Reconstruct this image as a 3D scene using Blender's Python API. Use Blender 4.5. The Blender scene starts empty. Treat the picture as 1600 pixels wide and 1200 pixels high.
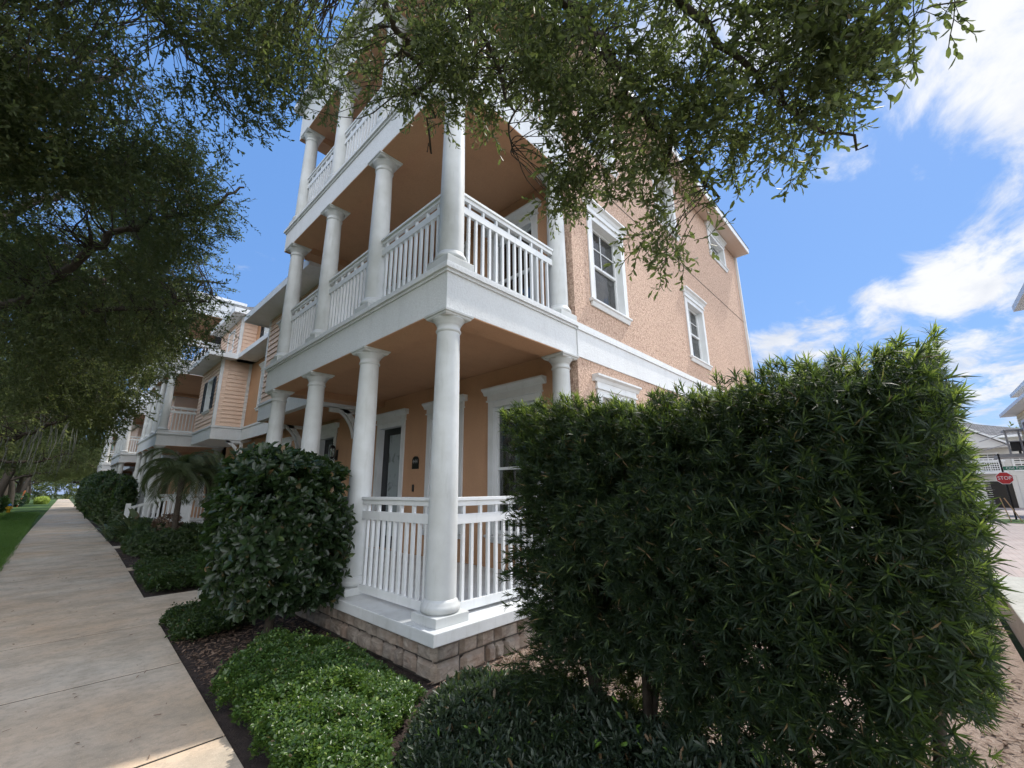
import bpy, math, random
import numpy as np
from mathutils import Vector, Matrix
PI = math.pi
R = math.radians
rng = np.random.default_rng(7)
random.seed(7)
scene = bpy.context.scene
COL = scene.collection

# ------------------------------------------------------------------ helpers
def tag(o, label=None, cat=None, group=None, kind=None):
    if label: o['label'] = label
    if cat: o['category'] = cat
    if group: o['group'] = group
    if kind: o['kind'] = kind
    return o

def empty(name, loc, label, cat, group=None):
    o = bpy.data.objects.new(name, None)
    o.empty_display_size = 0.2
    o.location = loc
    COL.objects.link(o)
    return tag(o, label, cat, group)

def wloc(o):
    v = Vector((0, 0, 0))
    while o is not None:
        v += o.location
        o = o.parent
    return v

def copy_tree(o, parent=None):
    c = o.copy(); COL.objects.link(c); c.parent = parent
    for ch in list(o.children):
        copy_tree(ch, c)
    return c

def move_copy(o, parent, d):
    """copy part o (with sub-parts) under parent, shifted by d"""
    c = copy_tree(o, parent)
    c.location = Vector(o.location) + Vector(d)
    return c

def link_mesh(name, me, mat, parent=None, smooth=False):
    if mat is not None:
        me.materials.append(mat)
    if smooth:
        me.polygons.foreach_set('use_smooth', [True] * len(me.polygons))
    ob = bpy.data.objects.new(name, me)
    COL.objects.link(ob)
    if parent is not None:
        ob.parent = parent
    return ob

def np_mesh(name, verts, sizes, loops, mat, parent=None, smooth=False, origin=None):
    """verts (N,3), sizes (F,), loops (L,)"""
    me = bpy.data.meshes.new(name)
    verts = np.asarray(verts, dtype=np.float32)
    if parent is not None:
        verts = verts - np.array(wloc(parent), dtype=np.float32)
    elif origin is not None:
        verts = verts - np.array(origin, dtype=np.float32)
    me.vertices.add(len(verts)); me.vertices.foreach_set('co', verts.ravel())
    me.loops.add(len(loops)); me.loops.foreach_set('vertex_index', np.asarray(loops, dtype=np.int32))
    me.polygons.add(len(sizes))
    starts = np.concatenate([[0], np.cumsum(sizes)[:-1]]).astype(np.int32)
    me.polygons.foreach_set('loop_start', starts)
    me.update(calc_edges=True)
    ob = link_mesh(name, me, mat, parent, smooth)
    if parent is None and origin is not None:
        ob.location = origin
    return ob

class MB:
    def __init__(s):
        s.v = []; s.f = []
    def add(s, vs, fs):
        b = len(s.v); s.v += [tuple(p) for p in vs]; s.f += [tuple(b + i for i in f) for f in fs]
    def box(s, x0, x1, y0, y1, z0, z1):
        if x0 > x1: x0, x1 = x1, x0
        if y0 > y1: y0, y1 = y1, y0
        if z0 > z1: z0, z1 = z1, z0
        s.add([(x0,y0,z0),(x1,y0,z0),(x1,y1,z0),(x0,y1,z0),(x0,y0,z1),(x1,y0,z1),(x1,y1,z1),(x0,y1,z1)],
              [(0,3,2,1),(4,5,6,7),(0,1,5,4),(1,2,6,5),(2,3,7,6),(3,0,4,7)])
    def fbox(s, fr, u0, u1, d0, d1, z0, z1):
        """fr=('x',X0): wall X=X0 facing -X, u=Y; fr=('y',Y0): wall Y=Y0 facing -Y, u=X; d = outward"""
        if fr[0] == 'x': s.box(fr[1]-d1, fr[1]-d0, u0, u1, z0, z1)
        else: s.box(u0, u1, fr[1]-d1, fr[1]-d0, z0, z1)
    def fprism(s, fr, prof, u0, u1):
        """profile list of (d,z) extruded along u"""
        n = len(prof); vs = []
        for u in (u0, u1):
            for d, z in prof:
                vs.append((fr[1]-d, u, z) if fr[0] == 'x' else (u, fr[1]-d, z))
        fs = [tuple(range(n)), tuple(range(2*n-1, n-1, -1))]
        for i in range(n):
            j = (i+1) % n; fs.append((i, i+n, j+n, j))
        s.add(vs, fs)
    def lathe(s, prof, cx, cy, seg=40, cap=True):
        b = len(s.v); n = len(prof)
        for r, z in prof:
            for k in range(seg):
                a = 2*PI*k/seg; s.v.append((cx+r*math.cos(a), cy+r*math.sin(a), z))
        for i in range(n-1):
            for k in range(seg):
                k2 = (k+1) % seg
                s.f.append((b+i*seg+k, b+i*seg+k2, b+(i+1)*seg+k2, b+(i+1)*seg+k))
        if cap:
            s.f.append(tuple(b+k for k in range(seg-1, -1, -1)))
            s.f.append(tuple(b+(n-1)*seg+k for k in range(seg)))
    def tube(s, pts, rad, seg=8, cap=True):
        pts = [Vector(p) for p in pts]; b = len(s.v); n = len(pts)
        ref = Vector((0.13, 0.21, 1)).normalized()
        for i, p in enumerate(pts):
            t = (pts[min(i+1, n-1)] - pts[max(i-1, 0)]).normalized()
            a = t.cross(ref)
            if a.length < 1e-3: a = t.cross(Vector((1, 0, 0)))
            a.normalize(); c = t.cross(a)
            r = rad[i] if hasattr(rad, '__len__') else rad
            for k in range(seg):
                an = 2*PI*k/seg; s.v.append(tuple(p + a*(r*math.cos(an)) + c*(r*math.sin(an))))
        for i in range(n-1):
            for k in range(seg):
                k2 = (k+1) % seg
                s.f.append((b+i*seg+k, b+(i+1)*seg+k, b+(i+1)*seg+k2, b+i*seg+k2))
        if cap:
            s.f.append(tuple(b+k for k in range(seg))); s.f.append(tuple(b+(n-1)*seg+k for k in range(seg-1, -1, -1)))
    def arch(s, fr, uc, zc, r0, r1, a0, a1, d0, d1, n=14):
        """curved bracket bar: centre (uc,zc) in the wall's u,z plane"""
        b = len(s.v)
        for i in range(n+1):
            a = a0 + (a1-a0)*i/n
            for r, d in ((r0, d0), (r1, d0), (r1, d1), (r0, d1)):
                u = uc + r*math.cos(a); z = zc + r*math.sin(a)
                s.v.append((fr[1]-d, u, z) if fr[0] == 'x' else (u, fr[1]-d, z))
        for i in range(n):
            for k in range(4):
                k2 = (k+1) % 4
                s.f.append((b+i*4+k, b+i*4+k2, b+(i+1)*4+k2, b+(i+1)*4+k))
        s.f.append((b, b+1, b+2, b+3)); e = b+n*4; s.f.append((e+3, e+2, e+1, e))
    def build(s, name, mat, parent=None, smooth=False, bevel=0.0, origin=None, fixn=False):
        off = wloc(parent) if parent is not None else Vector(origin or (0, 0, 0))
        me = bpy.data.meshes.new(name)
        me.from_pydata([(p[0]-off.x, p[1]-off.y, p[2]-off.z) for p in s.v], [], s.f)
        if fixn:
            import bmesh
            bm = bmesh.new(); bm.from_mesh(me); bmesh.ops.recalc_face_normals(bm, faces=bm.faces); bm.to_mesh(me); bm.free()
        ob = link_mesh(name, me, mat, parent, smooth)
        if parent is None and origin is not None: ob.location = origin
        if bevel > 0:
            m = ob.modifiers.new('bevel', 'BEVEL'); m.width = bevel; m.segments = 2; m.limit_method = 'ANGLE'; m.angle_limit = R(50)
        return ob

# ------------------------------------------------------------------ materials
def new_mat(name):
    m = bpy.data.materials.new(name); m.use_nodes = True
    nt = m.node_tree; nt.nodes.clear()
    out = nt.nodes.new('ShaderNodeOutputMaterial'); bs = nt.nodes.new('ShaderNodeBsdfPrincipled')
    nt.links.new(bs.outputs[0], out.inputs[0])
    return m, nt, bs, out
def N(nt, t, **kw):
    n = nt.nodes.new(t)
    for k, v in kw.items():
        if k in n.inputs.keys(): n.inputs[k].default_value = v
        else: setattr(n, k, v)
    return n
def obj_co(nt, scale=(1, 1, 1)):
    g = nt.nodes.new('ShaderNodeNewGeometry'); mp = nt.nodes.new('ShaderNodeMapping')
    mp.inputs['Scale'].default_value = scale
    nt.links.new(g.outputs['Position'], mp.inputs[0]); return mp.outputs[0]
def noise(nt, co, scale, detail=4, rough=.55, dist=0):
    n = N(nt, 'ShaderNodeTexNoise'); n.inputs['Scale'].default_value = scale; n.inputs['Detail'].default_value = detail
    n.inputs['Roughness'].default_value = rough; n.inputs['Distortion'].default_value = dist
    nt.links.new(co, n.inputs['Vector']); return n.outputs['Fac']
def ramp(nt, fac, stops):
    r = N(nt, 'ShaderNodeValToRGB'); e = r.color_ramp.elements
    while len(e) < len(stops): e.new(0.5)
    for i, (p, c) in enumerate(stops):
        e[i].position = p; e[i].color = (c, c, c, 1) if not hasattr(c, '__len__') else (*c, 1)
    nt.links.new(fac, r.inputs[0]); return r.outputs[0]
def mixc(nt, fac, a, b, mode='MIX'):
    m = nt.nodes.new('ShaderNodeMix'); m.data_type = 'RGBA'; m.blend_type = mode; m.clamp_factor = True
    for sock, v in ((m.inputs['Factor'], fac), (m.inputs[6], a), (m.inputs[7], b)):
        if hasattr(v, 'node'): nt.links.new(v, sock)
        elif hasattr(v, '__len__'): sock.default_value = (*v, 1) if len(v) == 3 else v
        else: sock.default_value = v
    return m.outputs[2]
def bump(nt, h, strength=.5, dist=.01, prev=None):
    b = nt.nodes.new('ShaderNodeBump'); b.inputs['Strength'].default_value = strength; b.inputs['Distance'].default_value = dist
    nt.links.new(h, b.inputs['Height'])
    if prev is not None: nt.links.new(prev, b.inputs['Normal'])
    return b.outputs[0]

def mat_stucco(name, col, bscale=55, bstr=.8, bdist=.012, var=.12, speck=.55):
    m, nt, bs, out = new_mat(name); co = obj_co(nt); cz = obj_co(nt, (1, 1, .22)); cz2 = obj_co(nt, (1, 1, .6))
    n1 = noise(nt, co, 1.3, 5); n2 = noise(nt, co, bscale, 3, .6); n3 = noise(nt, cz, 5, 4)
    c = mixc(nt, ramp(nt, n1, [(.3, 0), (.7, 1)]), col, tuple(x*(1-var) for x in col))
    c = mixc(nt, ramp(nt, n3, [(.5, 0), (.8, .35)]), c, tuple(x*.72 for x in col))
    c = mixc(nt, ramp(nt, n2, [(.44, 0), (.62, speck)]), c, tuple(min(1, x*1.25+.05) for x in col))
    n5 = noise(nt, cz2, bscale*.55, 3, .7); c = mixc(nt, ramp(nt, n5, [(.50, 0), (.66, speck)]), c, (col[0]*.66, col[1]*.60, col[2]*.60))
    nt.links.new(c, bs.inputs['Base Color']); bs.inputs['Roughness'].default_value = .9
    bs.inputs['Specular IOR Level'].default_value = .2
    v = N(nt, 'ShaderNodeTexVoronoi'); v.feature = 'SMOOTH_F1'; v.inputs['Scale'].default_value = bscale*.8
    nt.links.new(co, v.inputs['Vector'])
    b1 = bump(nt, n2, bstr, bdist); b2 = bump(nt, v.outputs['Distance'], bstr*.6, bdist, b1)
    nt.links.new(b2, bs.inputs['Normal']); return m
def mat_paint(name, col, rough=.5, grime=.25, bstr=.12, streak=True):
    m, nt, bs, out = new_mat(name); co = obj_co(nt); cz = obj_co(nt, (1, 1, .15))
    n1 = noise(nt, co, 2.2, 6, .6); n2 = noise(nt, cz, 11, 5, .65); n3 = noise(nt, co, 90, 2)
    c = mixc(nt, ramp(nt, n1, [(.35, 0), (.75, grime)]), col, (col[0]*.62, col[1]*.61, col[2]*.56))
    c = mixc(nt, ramp(nt, n2, [(.55, 0), (.85, grime)]), c, (col[0]*.55, col[1]*.55, col[2]*.5))
    nt.links.new(c, bs.inputs['Base Color']); nt.links.new(ramp(nt, n1, [(.2, rough-.08), (.8, rough+.15)]), bs.inputs['Roughness'])
    nt.links.new(bump(nt, n3, bstr, .003), bs.inputs['Normal']); return m
def mat_plain(name, col, rough=.6, metal=0, spec=.5, nscale=8, var=.2):
    m, nt, bs, out = new_mat(name); co = obj_co(nt); n1 = noise(nt, co, nscale, 5)
    c = mixc(nt, ramp(nt, n1, [(.3, 0), (.75, 1)]), col, tuple(x*(1-var) for x in col))
    nt.links.new(c, bs.inputs['Base Color']); bs.inputs['Roughness'].default_value = rough
    bs.inputs['Metallic'].default_value = metal; bs.inputs['Specular IOR Level'].default_value = spec; return m
def mat_leaf(name, dark, light, trans=(.25, .4, .06), tf=.3, rough=.42, young=None, yfrac=.1, spec=.45):
    m, nt, bs, out = new_mat(name)
    g = nt.nodes.new('ShaderNodeNewGeometry'); co = obj_co(nt)
    n1 = noise(nt, co, .9, 3)
    c = mixc(nt, g.outputs['Random Per Island'], dark, light)
    c = mixc(nt, ramp(nt, n1, [(.35, 0), (.7, .5)]), c, tuple((a+b)*.55 for a, b in zip(dark, light)))
    if young:
        c = mixc(nt, ramp(nt, g.outputs['Random Per Island'], [(1-yfrac, 0), (1-yfrac+.02, .85)]), c, young)
    c = mixc(nt, ramp(nt, g.outputs['Random Per Island'], [(0, .9), (.012, .9), (.016, 0)]), c, (.16, .10, .05))
    nt.links.new(c, bs.inputs['Base Color']); bs.inputs['Roughness'].default_value = rough
    bs.inputs['Specular IOR Level'].default_value = spec
    tr = nt.nodes.new('ShaderNodeBsdfTranslucent'); tr.inputs[0].default_value = (*trans, 1)
    ms = nt.nodes.new('ShaderNodeMixShader'); ms.inputs[0].default_value = tf
    nt.links.new(bs.outputs[0], ms.inputs[1]); nt.links.new(tr.outputs[0], ms.inputs[2]); nt.links.new(ms.outputs[0], out.inputs[0])
    return m

M = {}
M['peach'] = mat_stucco('peach_stucco', (.53, .375, .285), 40, .9, .016, .16, 1.0)
M['peach_smooth'] = mat_stucco('smooth_peach_stucco', (.55, .325, .195), 70, .35, .006, .08, .15)
M['band'] = mat_stucco('white_stucco_band', (.72, .74, .75), 45, .5, .008, .08, .15)
M['white'] = mat_paint('white_paint', (.76, .78, .79), .5, .38)
M['column'] = mat_paint('column_paint', (.62, .64, .64), .55, .6, .06)
M['slab'] = mat_paint('painted_slab', (.66, .68, .69), .6, .6, .4)
M['siding'] = mat_paint('peach_siding_paint', (.80, .60, .47), .6, .12, .2)
M['pale_siding'] = mat_paint('pale_siding_paint', (.62, .62, .6), .6, .12, .2)
M['cream'] = mat_paint('cream_siding_paint', (.7, .62, .42), .6, .12, .2)
M['bark'] = mat_plain('bark', (.085, .07, .055), .9, 0, .2, 25, .5)
M['bark_light'] = mat_plain('pale_bark', (.16, .14, .11), .9, 0, .2, 20, .5)
M['black'] = mat_plain('black_paint', (.012, .012, .013), .35)
M['door'] = mat_plain('dark_door_paint', (.014, .015, .018), .4)
M['shutter'] = mat_plain('dark_shutter_paint', (.02, .028, .032), .45)
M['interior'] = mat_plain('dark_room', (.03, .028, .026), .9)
M['blind'] = mat_plain('white_blind', (.6, .62, .62), .6)
M['post'] = mat_plain('black_metal_post', (.02, .02, .02), .4, .6)
M['red'] = mat_plain('red_sign_sheeting', (.5, .015, .02), .35, 0, .5, 3, .1)
M['signwhite'] = mat_plain('white_sign_sheeting', (.8, .8, .8), .4, 0, .5, 3, .05)
M['green_sign'] = mat_plain('green_sign_sheeting', (.0, .17, .09), .35, 0, .5, 3, .1)
M['metal'] = mat_plain('grey_metal', (.3, .3, .31), .4, .7)
M['yellow'] = mat_plain('yellow_enamel', (.7, .42, .02), .4)
M['blue'] = mat_plain('blue_enamel', (.03, .16, .4), .4)
M['orange'] = mat_plain('orange_stake', (.6, .18, .06), .6)
M['wood'] = mat_plain('tan_wood', (.45, .3, .16), .7)
M['plaque'] = mat_plain('black_plaque', (.008, .008, .008), .3)
M['carpaint'] = mat_plain('salmon_car_paint', (.6, .16, .12), .3)
M['greycar'] = mat_plain('grey_plastic', (.3, .31, .32), .5)
M['tyre'] = mat_plain('rubber', (.015, .015, .015), .8)
M['moss'] = mat_plain('grey_moss', (.16, .17, .14), .95)

m, nt, bs, out = new_mat('window_glass'); M['glass'] = m
nt.nodes.remove(bs)
tr = nt.nodes.new('ShaderNodeBsdfTransparent'); tr.inputs[0].default_value = (.8, .83, .83, 1)
gl = nt.nodes.new('ShaderNodeBsdfGlossy'); gl.inputs['Roughness'].default_value = .03
fr_ = nt.nodes.new('ShaderNodeFresnel'); fr_.inputs[0].default_value = 1.6
gn = noise(nt, obj_co(nt), 2.3, 2); nt.links.new(bump(nt, gn, .25, .05), gl.inputs['Normal'])
ad = N(nt, 'ShaderNodeMath', operation='MULTIPLY_ADD'); ad.inputs[1].default_value = .9; ad.inputs[2].default_value = .07
nt.links.new(fr_.outputs[0], ad.inputs[0])
ms = nt.nodes.new('ShaderNodeMixShader'); nt.links.new(ad.outputs[0], ms.inputs[0])
nt.links.new(tr.outputs[0], ms.inputs[1]); nt.links.new(gl.outputs[0], ms.inputs[2]); nt.links.new(ms.outputs[0], out.inputs[0])

m, nt, bs, out = new_mat('frosted_door_glass'); M['frost'] = m
co = obj_co(nt); n1 = noise(nt, co, 4.5, 4, .6, .8)
nt.links.new(mixc(nt, ramp(nt, n1, [(.52, 0), (.66, .8)]), (.36, .40, .41), (.16, .19, .18)), bs.inputs['Base Color']); bs.inputs['Roughness'].default_value = .25

# stone veneer
m, nt, bs, out = new_mat('ledge_stone'); M['stone'] = m
g = nt.nodes.new('ShaderNodeNewGeometry'); co = obj_co(nt)
n1 = noise(nt, co, 9, 8, .65); n2 = noise(nt, co, 45, 5, .7); n0 = noise(nt, co, 3, 4)
c = mixc(nt, g.outputs['Random Per Island'], (.33, .27, .215), (.14, .125, .11))
c = mixc(nt, ramp(nt, n0, [(.4, 0), (.65, .7)]), c, (.27, .19, .14))
c = mixc(nt, ramp(nt, n1, [(.4, 0), (.7, .75)]), c, (.42, .375, .32))
c = mixc(nt, ramp(nt, n2, [(.55, 0), (.8, .5)]), c, (.09, .075, .06))
nt.links.new(c, bs.inputs['Base Color']); bs.inputs['Roughness'].default_value = .85
nt.links.new(bump(nt, n2, .7, .006, bump(nt, n1, .9, .02)), bs.inputs['Normal'])
M['joint'] = mat_plain('joint_dirt', (.02, .017, .014), .95)
M['mortar'] = mat_plain('mortar', (.09, .08, .07), .95)

# shingles
m, nt, bs, out = new_mat('grey_shingles'); M['shingle'] = m
co = obj_co(nt); br = N(nt, 'ShaderNodeTexBrick'); br.inputs['Scale'].default_value = 1.0
br.inputs['Brick Width'].default_value = .3; br.inputs['Row Height'].default_value = .13; br.inputs['Mortar Size'].default_value = .008
br.inputs['Color1'].default_value = (.075, .075, .08, 1); br.inputs['Color2'].default_value = (.13, .13, .14, 1); br.inputs['Mortar'].default_value = (.03, .03, .03, 1)
nt.links.new(co, br.inputs['Vector']); nt.links.new(br.outputs[0], bs.inputs['Base Color']); bs.inputs['Roughness'].default_value = .9

# concrete walk
def mat_concrete(name, base, warm=.85, dark=.6):
    m, nt, bs, out = new_mat(name); co = obj_co(nt); cs = obj_co(nt, (1, 1.25, 1))
    n1 = noise(nt, co, .55, 5, .6); n2 = noise(nt, cs, 1.5, 10, .72); n3 = noise(nt, co, 14, 8, .75); n4 = noise(nt, co, 120, 3, .6); n5 = noise(nt, co, 3.1, 6, .65)
    c = mixc(nt, ramp(nt, n1, [(.35, 0), (.65, warm)]), base, (base[0]*.98, base[1]*.80, base[2]*.64))
    c = mixc(nt, ramp(nt, n2, [(.44, 0), (.62, dark)]), c, (base[0]*.5, base[1]*.5, base[2]*.47))
    c = mixc(nt, ramp(nt, n5, [(.52, 0), (.75, dark*.8)]), c, (base[0]*.42, base[1]*.40, base[2]*.36))
    c = mixc(nt, ramp(nt, n3, [(.48, 0), (.72, .75)]), c, (base[0]*.52, base[1]*.50, base[2]*.47))
    c = mixc(nt, ramp(nt, n4, [(.55, 0), (.75, .5)]), c, (min(1, base[0]*1.3), min(1, base[1]*1.28), min(1, base[2]*1.2)))
    nt.links.new(c, bs.inputs['Base Color']); bs.inputs['Roughness'].default_value = .9
    nt.links.new(bump(nt, n4, .45, .004, bump(nt, n3, .4, .008)), bs.inputs['Normal']); return m
M['walk'] = mat_concrete('stained_concrete', (.60, .525, .43))
M['pale_concrete'] = mat_concrete('pale_concrete', (.38, .385, .35), .25, .4)

def mat_ground(name, stops, scale, bstr=.8, bd=.03, fine=60):
    m, nt, bs, out = new_mat(name); co = obj_co(nt)
    n1 = noise(nt, co, scale, 8, .7); n2 = noise(nt, co, fine, 4, .7)
    c = ramp(nt, n1, stops); c = mixc(nt, ramp(nt, n2, [(.4, 0), (.75, .6)]), c, tuple(x*.4 for x in stops[0][1]))
    nt.links.new(c, bs.inputs['Base Color']); bs.inputs['Roughness'].default_value = .95
    nt.links.new(bump(nt, n2, bstr, bd), bs.inputs['Normal']); return m
M['mulch'] = mat_ground('dark_mulch', [(.3, (.022, .016, .013)), (.5, (.05, .033, .027)), (.72, (.10, .07, .058))], 11)
M['straw'] = mat_ground('pale_pine_straw', [(.3, (.22, .16, .12)), (.5, (.36, .27, .21)), (.72, (.48, .38, .31))], 14)
M['lawn'] = mat_ground('lawn_soil_and_turf', [(.3, (.035, .075, .012)), (.5, (.06, .12, .02)), (.72, (.09, .14, .03))], 1.6)
M['earth'] = mat_ground('ground_cover_earth', [(.3, (.03, .05, .014)), (.5, (.05, .08, .02)), (.72, (.09, .1, .045))], .4)
M['asphalt'] = mat_ground('asphalt_surface', [(.3, (.045, .045, .047)), (.7, (.08, .08, .08))], 3, .4, .005, 150)
m, nt, bs, out = new_mat('pink_pavers'); M['paver'] = m
co = obj_co(nt); br = N(nt, 'ShaderNodeTexBrick'); br.inputs['Scale'].default_value = 1
br.inputs['Brick Width'].default_value = .22; br.inputs['Row Height'].default_value = .11; br.inputs['Mortar Size'].default_value = .006
br.inputs['Color1'].default_value = (.33, .26, .235, 1); br.inputs['Color2'].default_value = (.27, .225, .21, 1); br.inputs['Mortar'].default_value = (.2, .17, .15, 1)
n1 = noise(nt, co, 1.2, 5)
nt.links.new(co, br.inputs['Vector']); nt.links.new(mixc(nt, ramp(nt, n1, [(.3, 0), (.7, .4)]), br.outputs[0], (.5, .44, .4)), bs.inputs['Base Color']); bs.inputs['Roughness'].default_value = .85

M['oak'] = mat_leaf('oak_leaf', (.030, .042, .02), (.088, .104, .045), (.24, .31, .08), .36, .55, (.17, .17, .05), .07, .3)
M['oak_far'] = mat_leaf('far_oak_leaf', (.055, .07, .03), (.13, .15, .065), (.32, .38, .12), .42, .55, (.14, .17, .05), .08, .3)
M['hedge_leaf'] = mat_leaf('needle_leaf', (.005, .012, .007), (.020, .036, .016), (.26, .40, .06), .2, .55, (.10, .14, .04), .05, .25)
M['sun_tint_shoot'] = mat_leaf('sun_tint_and_shoot_needle', (.05, .09, .02), (.14, .20, .045), (.46, .58, .1), .42, .5, None, 0, .25)  # lime tone paints sunlight on the hedge top and end; shoot leaves share it
M['bush_leaf'] = mat_leaf('glossy_leaf', (.010, .022, .010), (.028, .048, .02), (.14, .25, .04), .22, .33, (.10, .14, .03), .02, .45)
M['vine_leaf'] = mat_leaf('small_vine_leaf', (.02, .05, .012), (.075, .135, .03), (.22, .38, .05), .25, .33, (.2, .27, .06), .08, .5)
M['shrub_leaf'] = mat_leaf('narrow_dark_leaf', (.016, .028, .018), (.04, .06, .035), (.12, .2, .05), .22, .42, (.14, .26, .03), .03, .4)
M['palm_leaf'] = mat_leaf('palm_leaflet', (.05, .075, .035), (.13, .16, .075), (.16, .24, .06), .25, .42)
M['blade'] = mat_leaf('grass_blade', (.035, .10, .012), (.09, .18, .03), (.25, .4, .05), .3, .5)
M['clip'] = mat_leaf('clipped_hedge_leaf', (.016, .034, .012), (.045, .075, .022), (.14, .24, .04), .25, .45, (.1, .15, .03), .04)
M['lime'] = mat_leaf('lime_leaf', (.2, .28, .03), (.34, .42, .06), (.4, .5, .08), .3, .5)
M['litter'] = mat_leaf('dry_leaf', (.10, .06, .04), (.26, .18, .13), (.2, .12, .06), .1, .8)

# ------------------------------------------------------------------ building blocks
def wall(par, name, fr, u0, u1, z0, z1, thick, holes, mat):
    us = sorted({u0, u1, *[h[0] for h in holes], *[h[1] for h in holes]}); zs = sorted({z0, z1, *[h[2] for h in holes], *[h[3] for h in holes]})
    us = [u for u in us if u0 <= u <= u1]; zs = [z for z in zs if z0 <= z <= z1]
    mb = MB()
    def P(u, d, z): return (fr[1]-d, u, z) if fr[0] == 'x' else (u, fr[1]-d, z)
    solid = {}
    for i in range(len(us)-1):
        for j in range(len(zs)-1):
            um = (us[i]+us[i+1])/2; zm = (zs[j]+zs[j+1])/2
            solid[i, j] = not any(h[0] < um < h[1] and h[2] < zm < h[3] for h in holes)
    for (i, j), s in solid.items():
        if not s: continue
        a, b, c, d = us[i], us[i+1], zs[j], zs[j+1]; T = -thick
        mb.add([P(a,0,c),P(b,0,c),P(b,0,d),P(a,0,d)], [(0,1,2,3)])
        mb.add([P(a,T,c),P(b,T,c),P(b,T,d),P(a,T,d)], [(3,2,1,0)])
        if not solid.get((i-1, j), False): mb.add([P(a,0,c),P(a,T,c),P(a,T,d),P(a,0,d)], [(0,1,2,3)])
        if not solid.get((i+1, j), False): mb.add([P(b,0,c),P(b,T,c),P(b,T,d),P(b,0,d)], [(3,2,1,0)])
        if not solid.get((i, j-1), False): mb.add([P(a,0,c),P(b,0,c),P(b,T,c),P(a,T,c)], [(3,2,1,0)])
        if not solid.get((i, j+1), False): mb.add([P(a,0,d),P(b,0,d),P(b,T,d),P(a,T,d)], [(0,1,2,3)])
    return mb.build(name, mat, par, fixn=False)

def crown(mb, fr, u0, u1, z, h=.27):
    a = h*.52
    mb.fbox(fr, u0-.01, u1+.01, .002, .038, z, z+a)
    mb.fbox(fr, u0-.025, u1+.025, .002, .055, z+.002, z+.028)
    mb.fprism(fr, [(.0, z+a), (.045, z+a), (.055, z+a+.02), (.07, z+a+.05), (.105, z+h-.035), (.115, z+h-.03), (.115, z+h), (.0, z+h)], u0-.09, u1+.09)

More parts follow.
